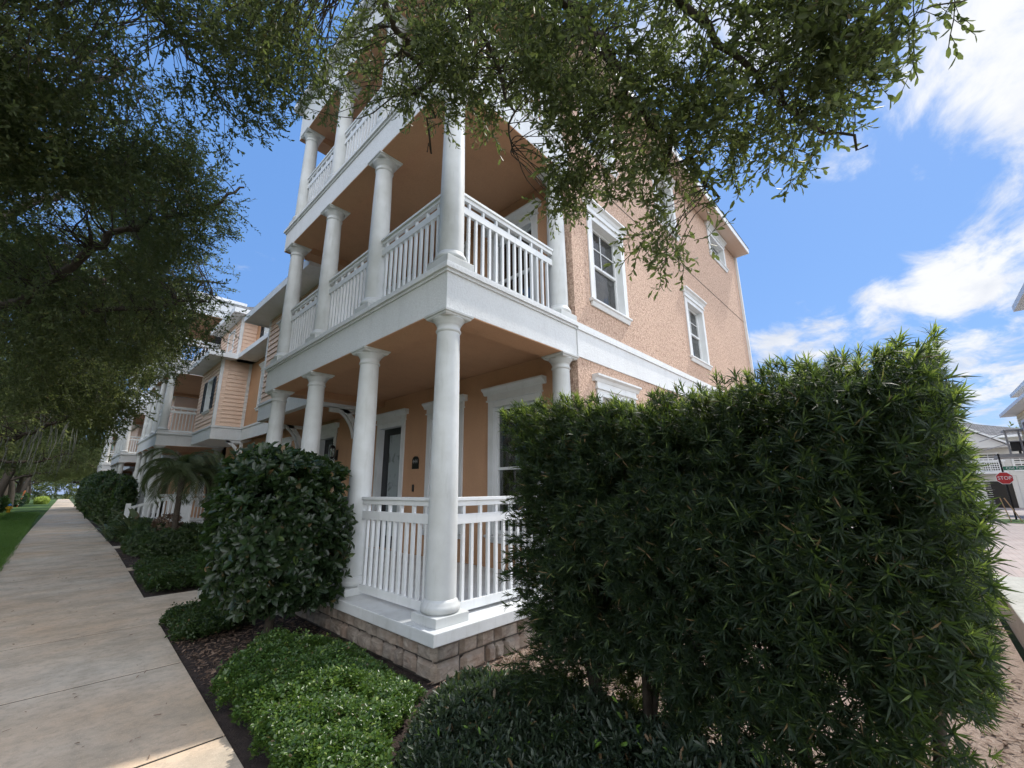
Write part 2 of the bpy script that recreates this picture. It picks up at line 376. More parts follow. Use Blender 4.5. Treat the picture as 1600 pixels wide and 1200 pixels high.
def opening(par, fr, u0, u1, z0, z1, kind='window', crown_h=.27, sill=True, reveal=.12, blind=0.5, muntin=(0, 0), cas=.115, simple=False, label=None, shutters=False, boards=False):
    c = MB()
    c.fbox(fr, u0-cas, u0, .002, .03, z0-.0, z1); c.fbox(fr, u1, u1+cas, .002, .03, z0-.0, z1); c.fbox(fr, u0-cas, u1+cas, .002, .03, z1, z1+.09)
    for a, b in ((u0-.002, u0+.014), (u1-.014, u1+.002)): c.fbox(fr, a, b, -.22, .033, z0+.002, z1)
    c.fbox(fr, u0+.014, u1-.014, -.22, .033, z1-.016, z1+.001)
    w = c.build('door' if kind == 'door' else 'window', M['white'], par, bevel=.004)
    if label: w['label'] = label
    if crown_h:
        k = MB(); crown(k, fr, u0-cas, u1+cas, z1+.09, crown_h); k.build('crown_moulding', M['white'], w)
    if sill:
        s = MB(); s.fprism(fr, [(-.2, z0-.05), (.05, z0-.05), (.075, z0-.035), (.075, z0-.005), (-.2, z0+.012)], u0-cas-.04, u1+cas+.04)
        s.fprism(fr, [(.002, z0-.12), (.03, z0-.12), (.055, z0-.052), (.002, z0-.052)], u0-cas-.01, u1+cas+.01)
        s.build('sill', M['white'], w, bevel=.003)
    a, b, lo, hi = u0+.015, u1-.015, z0+.01, z1-.018
    r = -reveal
    if kind == 'window':
        s = MB(); t = .042; mid = (lo+hi)/2
        s.fbox(fr, a, a+t, r, r+.04, lo, hi); s.fbox(fr, b-t, b, r, r+.04, lo, hi)
        s.fbox(fr, a+t, b-t, r, r+.04, lo, lo+t+.015); s.fbox(fr, a+t, b-t, r, r+.04, hi-t, hi)
        s.fbox(fr, a+t, b-t, r, r+.05, mid-.022, mid+.022)
        s.build('sash', M['white'], w)
        if muntin[0] or muntin[1]:
            mm = MB()
            for k in range(1, muntin[0]+1):
                u = a+t+(b-a-2*t)*k/(muntin[0]+1)
                mm.fbox(fr, u-.007, u+.007, r+.012, r+.026, mid+.022, hi-t)
            for k in range(1, muntin[1]+1):
                z = mid+.022+(hi-t-mid-.022)*k/(muntin[1]+1); mm.fbox(fr, a+t, b-t, r+.013, r+.025, z-.008, z+.008)
            mm.build('muntins', M['white'], w)
        g = MB(); g.fbox(fr, a+t, b-t, r+.005, r+.010, lo+t+.015, mid-.022); g.fbox(fr, a+t, b-t, r+.005, r+.010, mid+.022, hi-t); g.build('glass', M['glass'], w)
        if blind > 0:
            bl = MB(); z = hi-.03; n = 0
            while z > hi-(hi-lo)*blind and n < 90:
                bl.fprism(fr, [(r-.075, z-.014), (r-.073, z-.016), (r-.033, z+.012), (r-.035, z+.014)], a+.03, b-.03); z -= .04; n += 1
            bl.build('blind', M['blind'], w)
    else:
        s = MB(); t = .13
        s.fbox(fr, a, a+t, r-.04, r, lo, hi); s.fbox(fr, b-.22, b, r-.04, r, lo, hi); s.fbox(fr, a+t, b-.22, r-.04, r, lo, lo+.25); s.fbox(fr, a+t, b-.22, r-.04, r, hi-.15, hi)
        s.build('door_leaf', M['door'], w, bevel=.004)
        g = MB(); g.fbox(fr, a+t, b-.22, r-.03, r-.02, lo+.25, hi-.15); g.build('glass', M['frost'], w)
        h = MB(); uu = a+.06; zz = z0+1.0
        h.fbox(fr, uu-.025, uu+.025, r, r+.012, zz-.12, zz+.12); h.fbox(fr, uu-.01, uu+.09, r+.03, r+.05, zz-.012, zz+.012); h.fbox(fr, uu-.01, uu+.01, r+.012, r+.03, zz-.012, zz+.012)
        h.build('handle', M['metal'], w)
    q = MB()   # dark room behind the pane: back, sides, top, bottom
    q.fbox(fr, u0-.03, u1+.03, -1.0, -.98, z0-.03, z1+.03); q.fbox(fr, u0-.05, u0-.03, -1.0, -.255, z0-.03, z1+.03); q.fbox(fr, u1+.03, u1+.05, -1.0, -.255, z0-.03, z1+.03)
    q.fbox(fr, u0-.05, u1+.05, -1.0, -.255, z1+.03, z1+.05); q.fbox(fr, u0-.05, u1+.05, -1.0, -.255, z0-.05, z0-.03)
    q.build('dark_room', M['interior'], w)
    if shutters:
        for ua, ub in ((u0-cas-.36, u0-cas-.01), (u1+cas+.01, u1+cas+.36)):
            sh = MB(); sh.fbox(fr, ua, ua+.045, .03, .06, z0, z1); sh.fbox(fr, ub-.045, ub, .03, .06, z0, z1)
            for zz in (z0, (z0+z1)/2-.03, z1-.06): sh.fbox(fr, ua+.045, ub-.045, .03, .058, zz, zz+.06)
            z = z0+.07
            while z < z1-.07: sh.fprism(fr, [(.03, z), (.05, z), (.036, z+.035), (.03, z+.035)], ua+.045, ub-.045); z += .045
            sh.build('shutter', M['shutter'], w)
    return w

def make_column(par, x, y, z0, z1, seg=40):
    H = z1-z0; s = MB(); pr = []
    zb, zt = z0+.205, z1-.21
    for k in range(13):
        t = k/12; r = .150-.024*(t**1.6)
        pr.append((r, zb+(zt-zb)*t))
    s.lathe(pr, x, y, seg); c = s.build('column', M['column'], par, smooth=True)
    mod = c.modifiers.new('es', 'EDGE_SPLIT'); mod.split_angle = R(40)
    b = MB(); b.box(x-.195, x+.195, y-.195, y+.195, z0, z0+.085); b.build('plinth', M['column'], c, bevel=.006)
    t = MB(); t.lathe([(.165, z0+.085), (.185, z0+.10), (.193, z0+.125), (.185, z0+.155), (.168, z0+.168), (.168, z0+.182), (.156, z0+.19), (.15, z0+.207)], x, y, seg); o = t.build('torus_base', M['column'], c, smooth=True)
    k = MB(); k.lathe([(.126, z1-.212), (.128, z1-.205), (.139, z1-.198), (.141, z1-.188), (.137, z1-.178), (.129, z1-.172), (.129, z1-.125), (.137, z1-.12), (.141, z1-.11), (.155, z1-.085), (.175, z1-.062), (.18, z1-.052)], x, y, seg)
    o = k.build('capital', M['column'], c, smooth=True)
    a = MB()
    pr = [(.165, z1-.055), (.178, z1-.045), (.183, z1-.03), (.198, z1-.022), (.2, z1-.001), (.15, z1-.001)]
    vs = []; fs = []
    for h, z in pr: vs += [(x-h, y-h, z), (x+h, y-h, z), (x+h, y+h, z), (x-h, y+h, z)]
    fs.append((3, 2, 1, 0))
    for i in range(len(pr)-1):
        for q in range(4): fs.append((i*4+q, i*4+(q+1) % 4, (i+1)*4+(q+1) % 4, (i+1)*4+q))
    a.add(vs, fs); a.build('abacus', M['column'], c)
    return c

def rail(par, fr, u0, u1, zf, detail=True, name='railing'):
    """fr plane = centre line of the rail"""
    m = MB()
    z = lambda a: zf+a
    m.fbox(fr, u0, u1, -.026, .026, z(1.045), z(1.10)); m.fbox(fr, u0, u1, -.046, .046, z(1.10), z(1.135))
    r = m.build(name, M['white'], par, bevel=.003)
    for nm, a, c in (('bottom_rail', .035, .125), ('middle_rail', .865, .965)):
        m = MB(); m.fbox(fr, u0, u1, -.022, .022, z(a), z(c)); m.build(nm, M['white'], r, bevel=.003)
    L = u1-u0; n = max(2, int(round(L/.118))-1); st = L/(n+1)
    us = [u0+st*(k+1) for k in range(n)]
    if detail:
        b = MB(); b.fbox(fr, us[0]-.017, us[0]+.017, -.017, .017, z(.125), z(.865)); b0 = b.build('baluster', M['white'], r)
        for u in us[1:]:
            move_copy(b0, r, (0, u-us[0], 0) if fr[0] == 'x' else (u-us[0], 0, 0))
        b = MB(); b.fbox(fr, us[0]-.017, us[0]+.017, -.017, .017, z(.965), z(1.045)); b0 = b.build('spindle', M['white'], r)
        for u in us[2::2]:
            move_copy(b0, r, (0, u-us[0], 0) if fr[0] == 'x' else (u-us[0], 0, 0))
    else:
        b = MB()
        for k, u in enumerate(us):
            b.fbox(fr, u-.017, u+.017, -.017, .017, z(.125), z(.865))
            if k % 2 == 0: b.fbox(fr, u-.017, u+.017, -.017, .017, z(.965), z(1.045))
        b.build('balusters', M['white'], r)
    return r

LV = [(.41, 3.53), (4.08, 6.68), (7.22, 9.60)]
DX = 2.44; PW = 5.82
CY = [.17, 1.93, 3.70, 5.47]

def porch(par, Y0, detail=True, front_gap=2):
    y0, y1 = Y0, Y0+PW
    s = MB(); s.box(-.11, DX, y0-.11, y1+.11, .30, .41); s.build('porch_slab', M['slab'], par, bevel=.008)
    for li in range(3):
        zb = LV[li][1]; zt = (3.96, 7.10, 10.4)[li]; e = .36
        b = MB(); b.box(0, e, y0, y1, zb, zt); b.box(e, DX, y0, y0+e, zb, zt); b.box(e, DX, y1-e, y1, zb, zt)
        if li < 2:
            for d, za, zc in ((.022, zt, zt+.035), (.05, zt+.035, zt+.085), (.03, zt+.085, zt+.12)): b.box(-d, DX, y0-d, y1+d, za, zc)
        else:
            b.box(-.10, DX, y0-.10, y1+.10, zt, zt+.03); b.box(-.16, -.02, y0-.16, y1+.16, zt+.03, zt+.17)
            b.box(-.02, DX, y0-.16, y0-.02, zt+.03, zt+.17); b.box(-.02, DX, y1+.02, y1+.16, zt+.03, zt+.17)
        b.build('fascia_beam', M['band'], par)
        c = MB(); g = .004
        c.box(g, e-.0, y0+g, y1-g, zb-.012, zb-.001); c.box(e, DX-.003, y0+g, y0+e, zb-.012, zb-.001); c.box(e, DX-.003, y1-e, y1-g, zb-.012, zb-.001)
        c.box(e, e+.012, y0+e, y1-e, zb-.012, zb+.14); c.box(e+.012, DX-.003, y0+e, y0+e+.012, zb-.012, zb+.14); c.box(e+.012, DX-.003, y1-e-.012, y1-e, zb-.012, zb+.14)
        c.box(e+.012, DX-.003, y0+e+.012, y1-e-.012, zb+.13, zb+.14)
        c.build('ceiling', M['peach_smooth'], par)
    for li, (z0, z1) in enumerate(LV):
        zz = z1-.012
        spots = [(.17, Y0+y) for y in CY] + [(DX-.19, Y0+.17)]
        first = make_column(par, spots[0][0], spots[0][1], z0, zz, 48 if detail else 20)
        for x, y in spots[1:]:
            move_copy(first, par, (x-spots[0][0], y-spots[0][1], 0))
        for k in range(3):
            if li == 0 and k == front_gap: continue
            rail(par, ('x', .17), Y0+CY[k]+.145, Y0+CY[k+1]-.145, z0, detail)
        rail(par, ('y', Y0+.17), .17+.145, DX-.19-.145, z0, detail)
        if detail and li > 0: rail(par, ('y', Y0+PW-.35), .17+.145, DX-.003, z0, False)

def stone_face(mb, fr, u0, u1, z0, z1, seed):
    rr = random.Random(seed); z = z1
    rows = []
    while z > z0+.02:
        h = rr.uniform(.14, .165); h = min(h, z-z0); rows.append((z-h, z)); z -= h
    for (a, b) in rows:
        u = u0-.0
        while u < u1-.02:
            w = rr.choice([.12,.2,.26,.3,.36])*rr.uniform(.85,1.15)
            if u+w > u1-.1: w = u1-u
            g = .006; dj = rr.uniform(-.008, .006); ju = [rr.uniform(-.006, .006) for _ in range(4)]
            n = 7; base = len(mb.v); out = rr.uniform(.028, .05)
            for j in range(n):
                for i in range(n):
                    s = i/(n-1); t = j/(n-1)
                    uu = u+g+(w-2*g)*s + (ju[0]*(1-t)+ju[1]*t)*(1-abs(2*s-1)*.2)*(1 if 0 < s < 1 else .6)
                    zz = a+g+(b-a-2*g)*t + (ju[2]*(1-s)+ju[3]*s)*.6
                    e = min(1, min(s, 1-s, t, 1-t)*5)
                    d = .012+out*(e**.45)+(rr.uniform(-.004, .004) if e > 0 else 0)
                    if e == 0: d = 0
                    mb.v.append((fr[1]-d, uu, zz) if fr[0] == 'x' else (uu, fr[1]-d, zz))
            for j in range(n-1):
                for i in range(n-1):
                    q = base+j*n+i; mb.f.append((q, q+1, q+n+1, q+n))
            u += w

def siding(mb, fr, u0, u1, z0, z1, holes=(), h=.155):
    z = z0
    while z < z1-.01:
        zt = min(z+h, z1); segs = [(u0, u1)]
        for a, b, c, d in holes:
            if c < zt-.01 and d > z+.01:
                ns = []
                for s, e in segs:
                    if b <= s or a >= e: ns.append((s, e)); continue
                    if a > s: ns.append((s, a))
                    if b < e: ns.append((b, e))
                segs = ns
        for s, e in segs: mb.fprism(fr, [(.0, z+.012), (.034, z), (.006, zt), (.0, zt)], s, e)
        z += h

def hip_roof(par, x0, x1, y0, y1, z, rise, mat='shingle', th=.0):
    m = MB(); w = min(x1-x0, y1-y0)/2
    if x1-x0 > y1-y0: r0 = (x0+w, (y0+y1)/2); r1 = (x1-w, (y0+y1)/2)
    else: r0 = ((x0+x1)/2, y0+w); r1 = ((x0+x1)/2, y1-w)
    vs = [(x0,y0,z),(x1,y0,z),(x1,y1,z),(x0,y1,z),(*r0,z+rise),(*r1,z+rise)]
    if x1-x0 > y1-y0: fs = [(0,1,5,4),(1,2,5),(2,3,4,5),(3,0,4),(3,2,1,0)]
    else: fs = [(0,1,4),(1,2,5,4),(2,3,5),(3,0,4,5),(3,2,1,0)]
    m.add(vs, fs); return m.build('roof', M[mat], par)

# ------------------------------------------------------------------ main corner townhouse
TG = 'peach townhouses along the sidewalk'
th = empty('townhouse', (6.0, 2.9, 0), 'peach stucco corner townhouse with three stacked white column porches and house number 444', 'house', TG)
fx, sy = ('x', DX), ('y', 0.0)
front_holes = []; 
for li, (z0, z1) in enumerate(LV):
    top = z0+2.6 if li == 0 else z0+2.12
    bot = z0+.5 if li == 0 else z0+.45
    front_holes += [(.8, 1.78, bot, top), (2.68, 3.58, bot, top), (4.62, 5.56, z0+.005, top)]
wall(th, 'front_wall', fx, .25, PW, .41, 9.74, .25, front_holes, M['peach_smooth'])
side_holes = [(3.02, 4.02, 1.3, 3.02), (3.02, 4.02, 4.62, 6.16), (7.2, 8.2, 4.60, 6.02), (2.95, 3.95, 7.72, 9.02), (6.0, 7.0, 7.72, 9.02), (9.75, 11.05, 8.45, 9.10)]
wall(th, 'side_wall', sy, DX+.0, 12.42, .0, 9.42, .25, side_holes, M['peach'])
b = MB(); b.box(12.17, 12.42, .25, PW, 0, 9.42); b.build('rear_wall', M['peach'], th)
b = MB(); b.box(DX+.25, 12.17, PW-.2, PW, 0, 9.42); b.build('party_wall', M['peach_smooth'], th)
for i, h in enumerate(front_holes):
    li = i//3; k = i % 3
    opening(th, fx, *h, kind='door' if k == 2 else 'window', crown_h=.24, sill=(k != 2), blind=(0.48 if li == 0 else .97) if k < 2 else 0, muntin=(0, 0), reveal=.1)
bl = [.45, .62, .62, .9, .9, .3]
for i, h in enumerate(side_holes):
    opening(th, sy, *h, crown_h=.22, blind=bl[i], muntin=(1, 1) if i in (2, 5) else (1, 1), reveal=.14)
# band round the side wall, control joint, downspout
b = MB(); b.box(DX, 12.42, -.022, -.001, 3.53, 3.955); b.box(DX, 12.42, -.045, -.001, 3.955, 4.01); b.box(DX, 12.42, -.03, -.001, 4.012, 4.075)
b.build('frieze_band', M['band'], th)
b = MB(); b.box(DX+.1, 12.4, -.006, -.001, 6.985, 7.002); b.build('control_joint', M['mortar'], th)
b = MB(); b.box(12.36, 12.44, -.07, -.003, .1, 9.38); b.build('downspout', M['white'], th)
# eave
b = MB(); b.box(DX, 12.46, -.43, .0, 9.43, 9.45); b.build('soffit', mat_paint('soffit_paint', (.62, .5, .42), .7, .2), th)
b = MB(); b.box(DX, 12.50, -.455, -.431, 9.42, 9.60); b.box(12.461, 12.50, -.431, PW, 9.42, 9.60); b.build('eave_fascia', M['white'], th)
hip_roof(th, 2.2, 12.52, -.47, PW+.3, 9.605, 2.6)
porch(th, 0.0, True)
# foundation stone
b = MB(); b.box(-.015, DX, -.015, PW, -.02, .30); b.build('foundation', M['mortar'], th)
st = MB(); stone_face(st, ('x', -.015), -.06, PW, -.02, .298, 3); stone_face(st, ('y', -.015), -.055, 2.5, -.02, .298, 5)
st.build('stone_veneer', M['stone'], th, fixn=True)
b = MB()
for k in range(2): b.box(-.11-.3*(2-k)-.0, -.112-.3*(1-k), 3.95, 5.3, -.01, .14*(k+1)-.02)
b.build('steps', M['pale_concrete'], th)
# house number plaque, doorbell
b = MB(); pts = [(-.11, -.12), (.11, -.12), (.11, .05)] + [(.11*math.cos(a), .05+.085*math.sin(a)) for a in np.linspace(.15, PI-.15, 10)] + [(-.11, .05)]
b.add([(DX-.02, 4.06-u, 2.16+z) for u, z in pts] + [(DX-.001, 4.06-u, 2.16+z) for u, z in pts], [tuple(range(len(pts))), tuple(range(2*len(pts)-1, len(pts)-1, -1))] + [(i, i+len(pts), (i+1) % len(pts)+len(pts), (i+1) % len(pts)) for i in range(len(pts))])
pq = b.build('number_plaque', M['plaque'], th, fixn=True)
def text(name, body, size, loc, rot, mat, par, ext=.002, sx=1.0):
    cu = bpy.data.curves.new(name, 'FONT'); cu.body = body; cu.size = size; cu.align_x = 'CENTER'; cu.align_y = 'CENTER'; cu.extrude = ext
    cu.materials.append(mat); o = bpy.data.objects.new(name, cu); COL.objects.link(o)
    o.rotation_euler = rot; o.scale = (sx, 1, 1)
    o.location = Vector(loc)-wloc(par); bpy.context.view_layer.update()
    me = bpy.data.meshes.new_from_object(o.evaluated_get(bpy.context.evaluated_depsgraph_get()))
    q = bpy.data.objects.new(name, me); COL.objects.link(q); q.rotation_euler = rot; q.scale = (sx, 1, 1); q.location = o.location; q.parent = par
    bpy.data.objects.remove(o); q.name = name
    return q
M['numeral'] = mat_plain('pale_numeral', (.32, .31, .30), .5)
text('numerals', '444', .12, (DX-.024, 4.06, 2.185), (PI/2, 0, -PI/2), M['numeral'], pq)
b = MB(); b.box(DX-.03, DX-.001, 4.08, 4.13, 1.59, 1.73); b.build('doorbell', M['plaque'], th, bevel=.008)

# ------------------------------------------------------------------ middle townhouse with siding bays
t2 = empty('townhouse', (6.0, 12.0, 0), 'peach lap siding townhouse with bracketed entry canopy and shuttered bay, next past the corner porches', 'house', TG)
AX = 1.05; A0, A1 = 6.3, 9.95; RX = 2.1; B0 = 15.4; BX = 1.07; B1 = 18.6
h_low = [(7.95, 8.85, .45, 3.05), (11.2, 12.1, 1.1, 2.95), (13.4, 14.3, 1.1, 2.95)]
wall(t2, 'lower_wall', fx, PW, 18.9, .0, 3.6, .25, h_low, M['peach_smooth'])
opening(t2, fx, *h_low[0], kind='door', sill=False); opening(t2, fx, *h_low[1], blind=.9); opening(t2, fx, *h_low[2], blind=.4)
# canopy block A
b = MB(); b.box(AX, DX, A0, A1, 3.53, 3.96); b.box(AX-.03, DX, A0-.03, A1+.03, 3.962, 4.03); b.build('canopy_beam', M['band'], t2)
b = MB(); b.box(AX+.15, DX-.01, A0+.15, A1-.15, 3.51, 3.528); b.build('canopy_ceiling', M['peach_smooth'], t2)
ha = (7.9, 8.9, 4.7, 6.0)
wall(t2, 'upper_wall', ('x', AX+.03), A0, A1, 4.03, 6.6, .22, [ha], M['siding']); opening(t2, ('x', AX+.03), *ha, crown_h=.15, blind=.3)
wall(t2, 'upper_wall', ('y', A0+.03), AX+.28, 3.0, 4.03, 6.6, .2, [], M['siding'])
b = MB(); siding(b, ('x', AX+.029), A0+.03, A1, 4.04, 6.6, [(ha[0]-.12, ha[1]+.12, ha[2]-.05, ha[3]+.24)]); siding(b, ('y', A0+.029), AX+.03, 3.0, 4.04, 6.6); b.box(AX+.03, 3.2, A1-.01, A1, 4.03, 6.6)
b.build('lap_siding', M['siding'], t2)
for ya_, yb_ in ((A0-.015, A0+.09), (A1-.09, A1+.012)):
    b = MB(); b.box(AX-.01, AX+.09, ya_, yb_, 4.032, 6.6); b.build('corner_board', M['white'], t2)
b = MB(); b.box(AX-.5, 3.2, A0-.5, A1+.65, 6.60, 6.63); b.build('soffit', M['white'], t2)
b = MB(); b.box(AX-.53, AX-.50, A0-.53, A1+.68, 6.58, 6.78); b.box(AX-.5, 3.2, A0-.53, A0-.50, 6.58, 6.78); b.box(AX-.5, 3.2, A1+.65, A1+.68, 6.58, 6.78); b.build('eave_fascia', M['white'], t2)
b = MB(); b.add([(AX-.53, A0-.53, 6.785), (4.2, A0-.53, 8.2), (4.2, A1+.68, 8.2), (AX-.53, A1+.68, 6.785), (4.2, A0-.53, 6.785), (4.2, A1+.68, 6.785)], [(0,1,2,3),(0,4,1),(3,2,5),(0,3,5,4)]); b.build('roof', M['shingle'], t2)
def bracket(par, yy):
    b = MB(); f = ('y', yy)
    b.arch(f, AX+.25+.0, 2.72, .93, 1.05, R(8), R(62), .0, .09); b.arch(f, AX+.25, 2.72, .86, .905, R(8), R(60), .015, .075)
    b.box(DX-.10, DX-.001, yy-.09, yy, 2.75, 3.5); b.box(AX+.5, DX-.1, yy-.09, yy, 3.42, 3.52)
    b.box(DX-.14, DX-.0015, yy-.1, yy+.01, 2.68, 2.75); b.build('bracket', M['white'], par, bevel=.004)
bracket(t2, A0+.12); bracket(t2, A1-.02)
# wall lantern beside the second door
b = MB(); lx, ly, lz = DX-.14, 7.72, 2.62
b.lathe([(.02, lz+.17), (.05, lz+.15), (.085, lz+.10), (.08, lz+.09)], lx, ly, 6); b.lathe([(.06, lz-.16), (.066, lz-.13), (.03, lz-.19)], lx, ly, 6)
for k in range(6):
    a = 2*PI*k/6; b.tube([(lx+.076*math.cos(a), ly+.076*math.sin(a), lz+.1), (lx+.06*math.cos(a), ly+.06*math.sin(a), lz-.15)], .006, 5)
b.tube([(lx, ly, lz+.17), (lx, ly, lz+.22)], .012, 6); b.tube([(lx, ly, lz-.18), (lx+.05, ly, lz-.22), (lx+.12, ly, lz-.1)], .009, 6); b.box(DX-.03, DX-.002, ly-.05, ly+.05, lz-.22, lz+.05)
ln = b.build('wall_lantern', M['black'], t2)
b = MB(); b.lathe([(.05, lz-.15), (.066, lz+.09)], lx, ly, 6); b.build('lantern_glass', M['glass'], ln)
# recess wall
hr = [(13.0, 13.9, 4.62, 5.95), (13.35, 14.25, 7.35, 8.15)]
wall(t2, 'recess_wall', ('x', RX), A1, B0+.2, 3.6, 8.6, .25, hr, M['peach_smooth'])
opening(t2, ('x', RX), *hr[0], blind=.55, muntin=(1, 1)); opening(t2, ('x', RX), *hr[1], crown_h=.15, blind=.9, muntin=(1, 1), shutters=True)
b = MB(); b.box(RX-.05, RX-.001, A1, B0, 3.53, 3.96); b.box(RX-.08, RX-.001, A1, B0, 3.962, 4.03); b.build('frieze_band', M['band'], t2)
b = MB(); b.box(1.47, RX-.002, A1+.7, B0, 6.6, 6.63); b.box(1.44, 1.47, A1+.7, B0-.4, 6.58, 6.76); b.box(1.47, RX-.002, A1+.7, B0, 6.76, 6.80); b.build('lower_eave', M['white'], t2)
# bay block B
b = MB(); b.box(BX, DX, B0, B1, 3.53, 3.96); b.box(BX-.03, DX, B0-.03, B1, 3.962, 4.03); b.build('canopy_beam', M['band'], t2)
hb = (16.35, 17.2, 4.75, 6.0)
wall(t2, 'upper_wall', ('x', BX+.03), B0, B1, 4.03, 6.6, .22, [hb], M['siding']); opening(t2, ('x', BX+.03), *hb, crown_h=0, blind=.4, muntin=(1, 0), shutters=True)
wall(t2, 'upper_wall', ('y', B0+.03), BX+.28, 3.0, 4.03, 6.6, .2, [], M['siding'])
b = MB(); siding(b, ('x', BX+.029), B0+.03, B1, 4.04, 6.6, [(hb[0]-.12, hb[1]+.12, hb[2]-.13, hb[3]+.1)]); siding(b, ('y', B0+.029), BX+.03, RX, 4.04, 6.6)
siding(b, ('y', B0+.029), 1.55, RX, 6.8, 8.5); siding(b, ('x', 1.549), B0+.03, B1, 6.8, 8.5, [(16.3, 17.3, 7.2, 8.3)])
b.build('lap_siding', M['siding'], t2)
b = MB(); b.box(1.55, 1.75, B0+.03, B1, 6.63, 8.6); b.box(1.75, RX, B0+.03, B0+.2, 6.63, 8.6); b.build('upper_wall', M['siding'], t2)
opening(t2, ('x', 1.549), 16.4, 17.2, 7.3, 8.15, crown_h=0, blind=0)
for z0, z1, x in ((4.032, 6.6, BX-.01), (6.8, 8.5, 1.51)):
    b = MB(); b.box(x, x+.1, B0-.015, B0+.09, z0, z1); b.build('corner_board', M['white'], t2)
b = MB(); b.box(RX-.1, RX+.01, B0-.015, B0+.02, 4.032, 6.6); b.build('corner_board', M['white'], t2)
b = MB(); b.box(BX-.5, RX, B0-.45, B1+.3, 6.6, 6.63); b.box(BX-.53, BX-.5, B0-.48, B1+.3, 6.58, 6.76); b.box(BX-.5, 1.47, B0-.48, B0-.45, 6.58, 6.76); b.box(BX-.5, RX, B0-.45, B1+.3, 6.76, 6.79); b.build('lower_eave', M['white'], t2)
b = MB(); b.box(1.15, 4.5, B0-.4, B1+.2, 8.5, 8.53); b.box(1.12, 1.15, B0-.43, B1+.2, 8.48, 8.68); b.box(1.15, 4.5, B0-.43, B0-.4, 8.48, 8.68); b.box(RX-.45, 4.5, A1+.5, B0-.43, 8.6, 8.64); b.build('eave_fascia', M['white'], t2)
b = MB(); b.add([(1.12, B0-.43, 8.685), (5, B0-.43, 8.685), (5, B1+.2, 8.685), (1.12, B1+.2, 8.685), (5, B0+1.6, 10.4), (5, B1+.2, 10.4)], [(0,1,4),(0,4,5,3),(3,2,1,0),(3,5,2)]); b.build('roof', M['shingle'], t2)
for yy in (B0+.12,):
    bk = MB(); f = ('y', yy); bk.arch(f, 1.28, 2.68, .82, .92, R(5), R(68), 0, .09); bk.box(RX-.02, RX+.08, yy-.09, yy, .4, 3.52); bk.box(1.6, RX-.02, yy-.09, yy, 3.42, 3.52)
    bk.build('arched_bracket', M['white'], t2)
b = MB(); b.box(DX+.25, 11.0, PW+.01, 18.9, 0, 8.5); b.build('rear_mass', M['peach_smooth'], t2)
b = MB(); b.box(.82, DX, B0-.2, B1+.4, -.02, .41); b.build('porch_slab', M['slab'], t2)
rail(t2, ('x', .9), B0+.1, B1-.15, .41, False)
b = MB(); xs = [.86-1.35*k/9 for k in range(10)]; hz_ = lambda x: 1.50-.42*(.86-x)/1.35
for x in xs[1:]: b.box(x-.03, x+.03, B1-.02, B1+.02, max(.02, hz_(x)-1.02), hz_(x)-.08)
b.box(.82, .98, B1-.08, B1+.08, .41, 1.62); b.box(-.58, -.44, B1-.08, B1+.08, 0, 1.22)
b.add([(.86, B1-.04, 1.42), (.86, B1+.04, 1.42), (.86, B1+.04, 1.52), (.86, B1-.04, 1.52), (-.5, B1-.04, .99), (-.5, B1+.04, .99), (-.5, B1+.04, 1.09), (-.5, B1-.04, 1.09)], [(0,1,2,3),(7,6,5,4),(0,4,5,1),(1,5,6,2),(2,6,7,3),(3,7,4,0)])
b.build('stair_railing', M['white'], t2)
b = MB()
for k in range(3): b.box(.82-.3*(k+1), .82-.3*k-.003, B1-.9, B1+.3, -.02, .40-.13*(k+1)+.01)
b.build('steps', M['pale_concrete'], t2)

# ------------------------------------------------------------------ further townhouses (same porch towers)
def far_house(Y0, label, L=13.5):
    t = empty('townhouse', (6.0, Y0+3, 0), label, 'house', TG)
    holes = []
    for li, (z0, z1) in enumerate(LV):
        holes += [(Y0+.8, Y0+1.78, z0+.5, z0+2.12), (Y0+2.6, Y0+3.58, z0+.5, z0+2.12), (Y0+4.5, Y0+5.4, z0+.01, z0+2.12)]
    wall(t, 'front_wall', fx, Y0, Y0+PW, 0, 9.74, .25, holes, M['peach_smooth'])
    for i, h in enumerate(holes): opening(t, fx, *h, kind='door' if i % 3 == 2 else 'window', sill=False, blind=.6 if i % 3 < 2 else 0)
    b = MB(); b.box(DX, 11.5, Y0, Y0+.25, 0, 9.42); b.build('side_wall', M['peach'], t)
    b = MB(); b.box(DX+.25, 11.5, Y0+PW, Y0+L, 0, 8.6); b.build('rear_mass', M['peach_smooth'], t)
    b = MB(); b.box(1.2, DX+.25, Y0+PW+.3, Y0+L-1.5, 3.5, 6.7); siding(b, ('x', 1.2), Y0+PW+.3, Y0+L-1.5, 4.0, 6.7); b.build('siding_bay', M['siding'], t)
    b = MB(); b.box(1.1, DX+.2, Y0+PW+.25, Y0+L-1.4, 3.4, 3.9); b.build('frieze_band', M['band'], t)
    b = MB(); b.box(.8, 3, Y0+PW+.17, Y0+L-1.2, 6.71, 6.9); b.build('lower_eave', M['white'], t)
    hip_roof(t, 2.0, 11.9, Y0-.5, Y0+L, 9.605, 2.6)
    b = MB(); b.box(DX, 11.8, Y0-.45, Y0+L, 9.43, 9.6); b.build('eave_fascia', M['white'], t)
    b = MB(); b.box(-.02, DX, Y0-.02, Y0+PW, -.02, .30); b.build('foundation', M['mortar'], t)
    porch(t, Y0, False)
far_house(19.35, 'far townhouse whose white porch tower shows above the small palms')
far_house(33.6, 'third white porch tower of the row, above the dark clipped bushes')
far_house(48.0, 'farthest townhouse of the row, mostly hidden by street oaks')

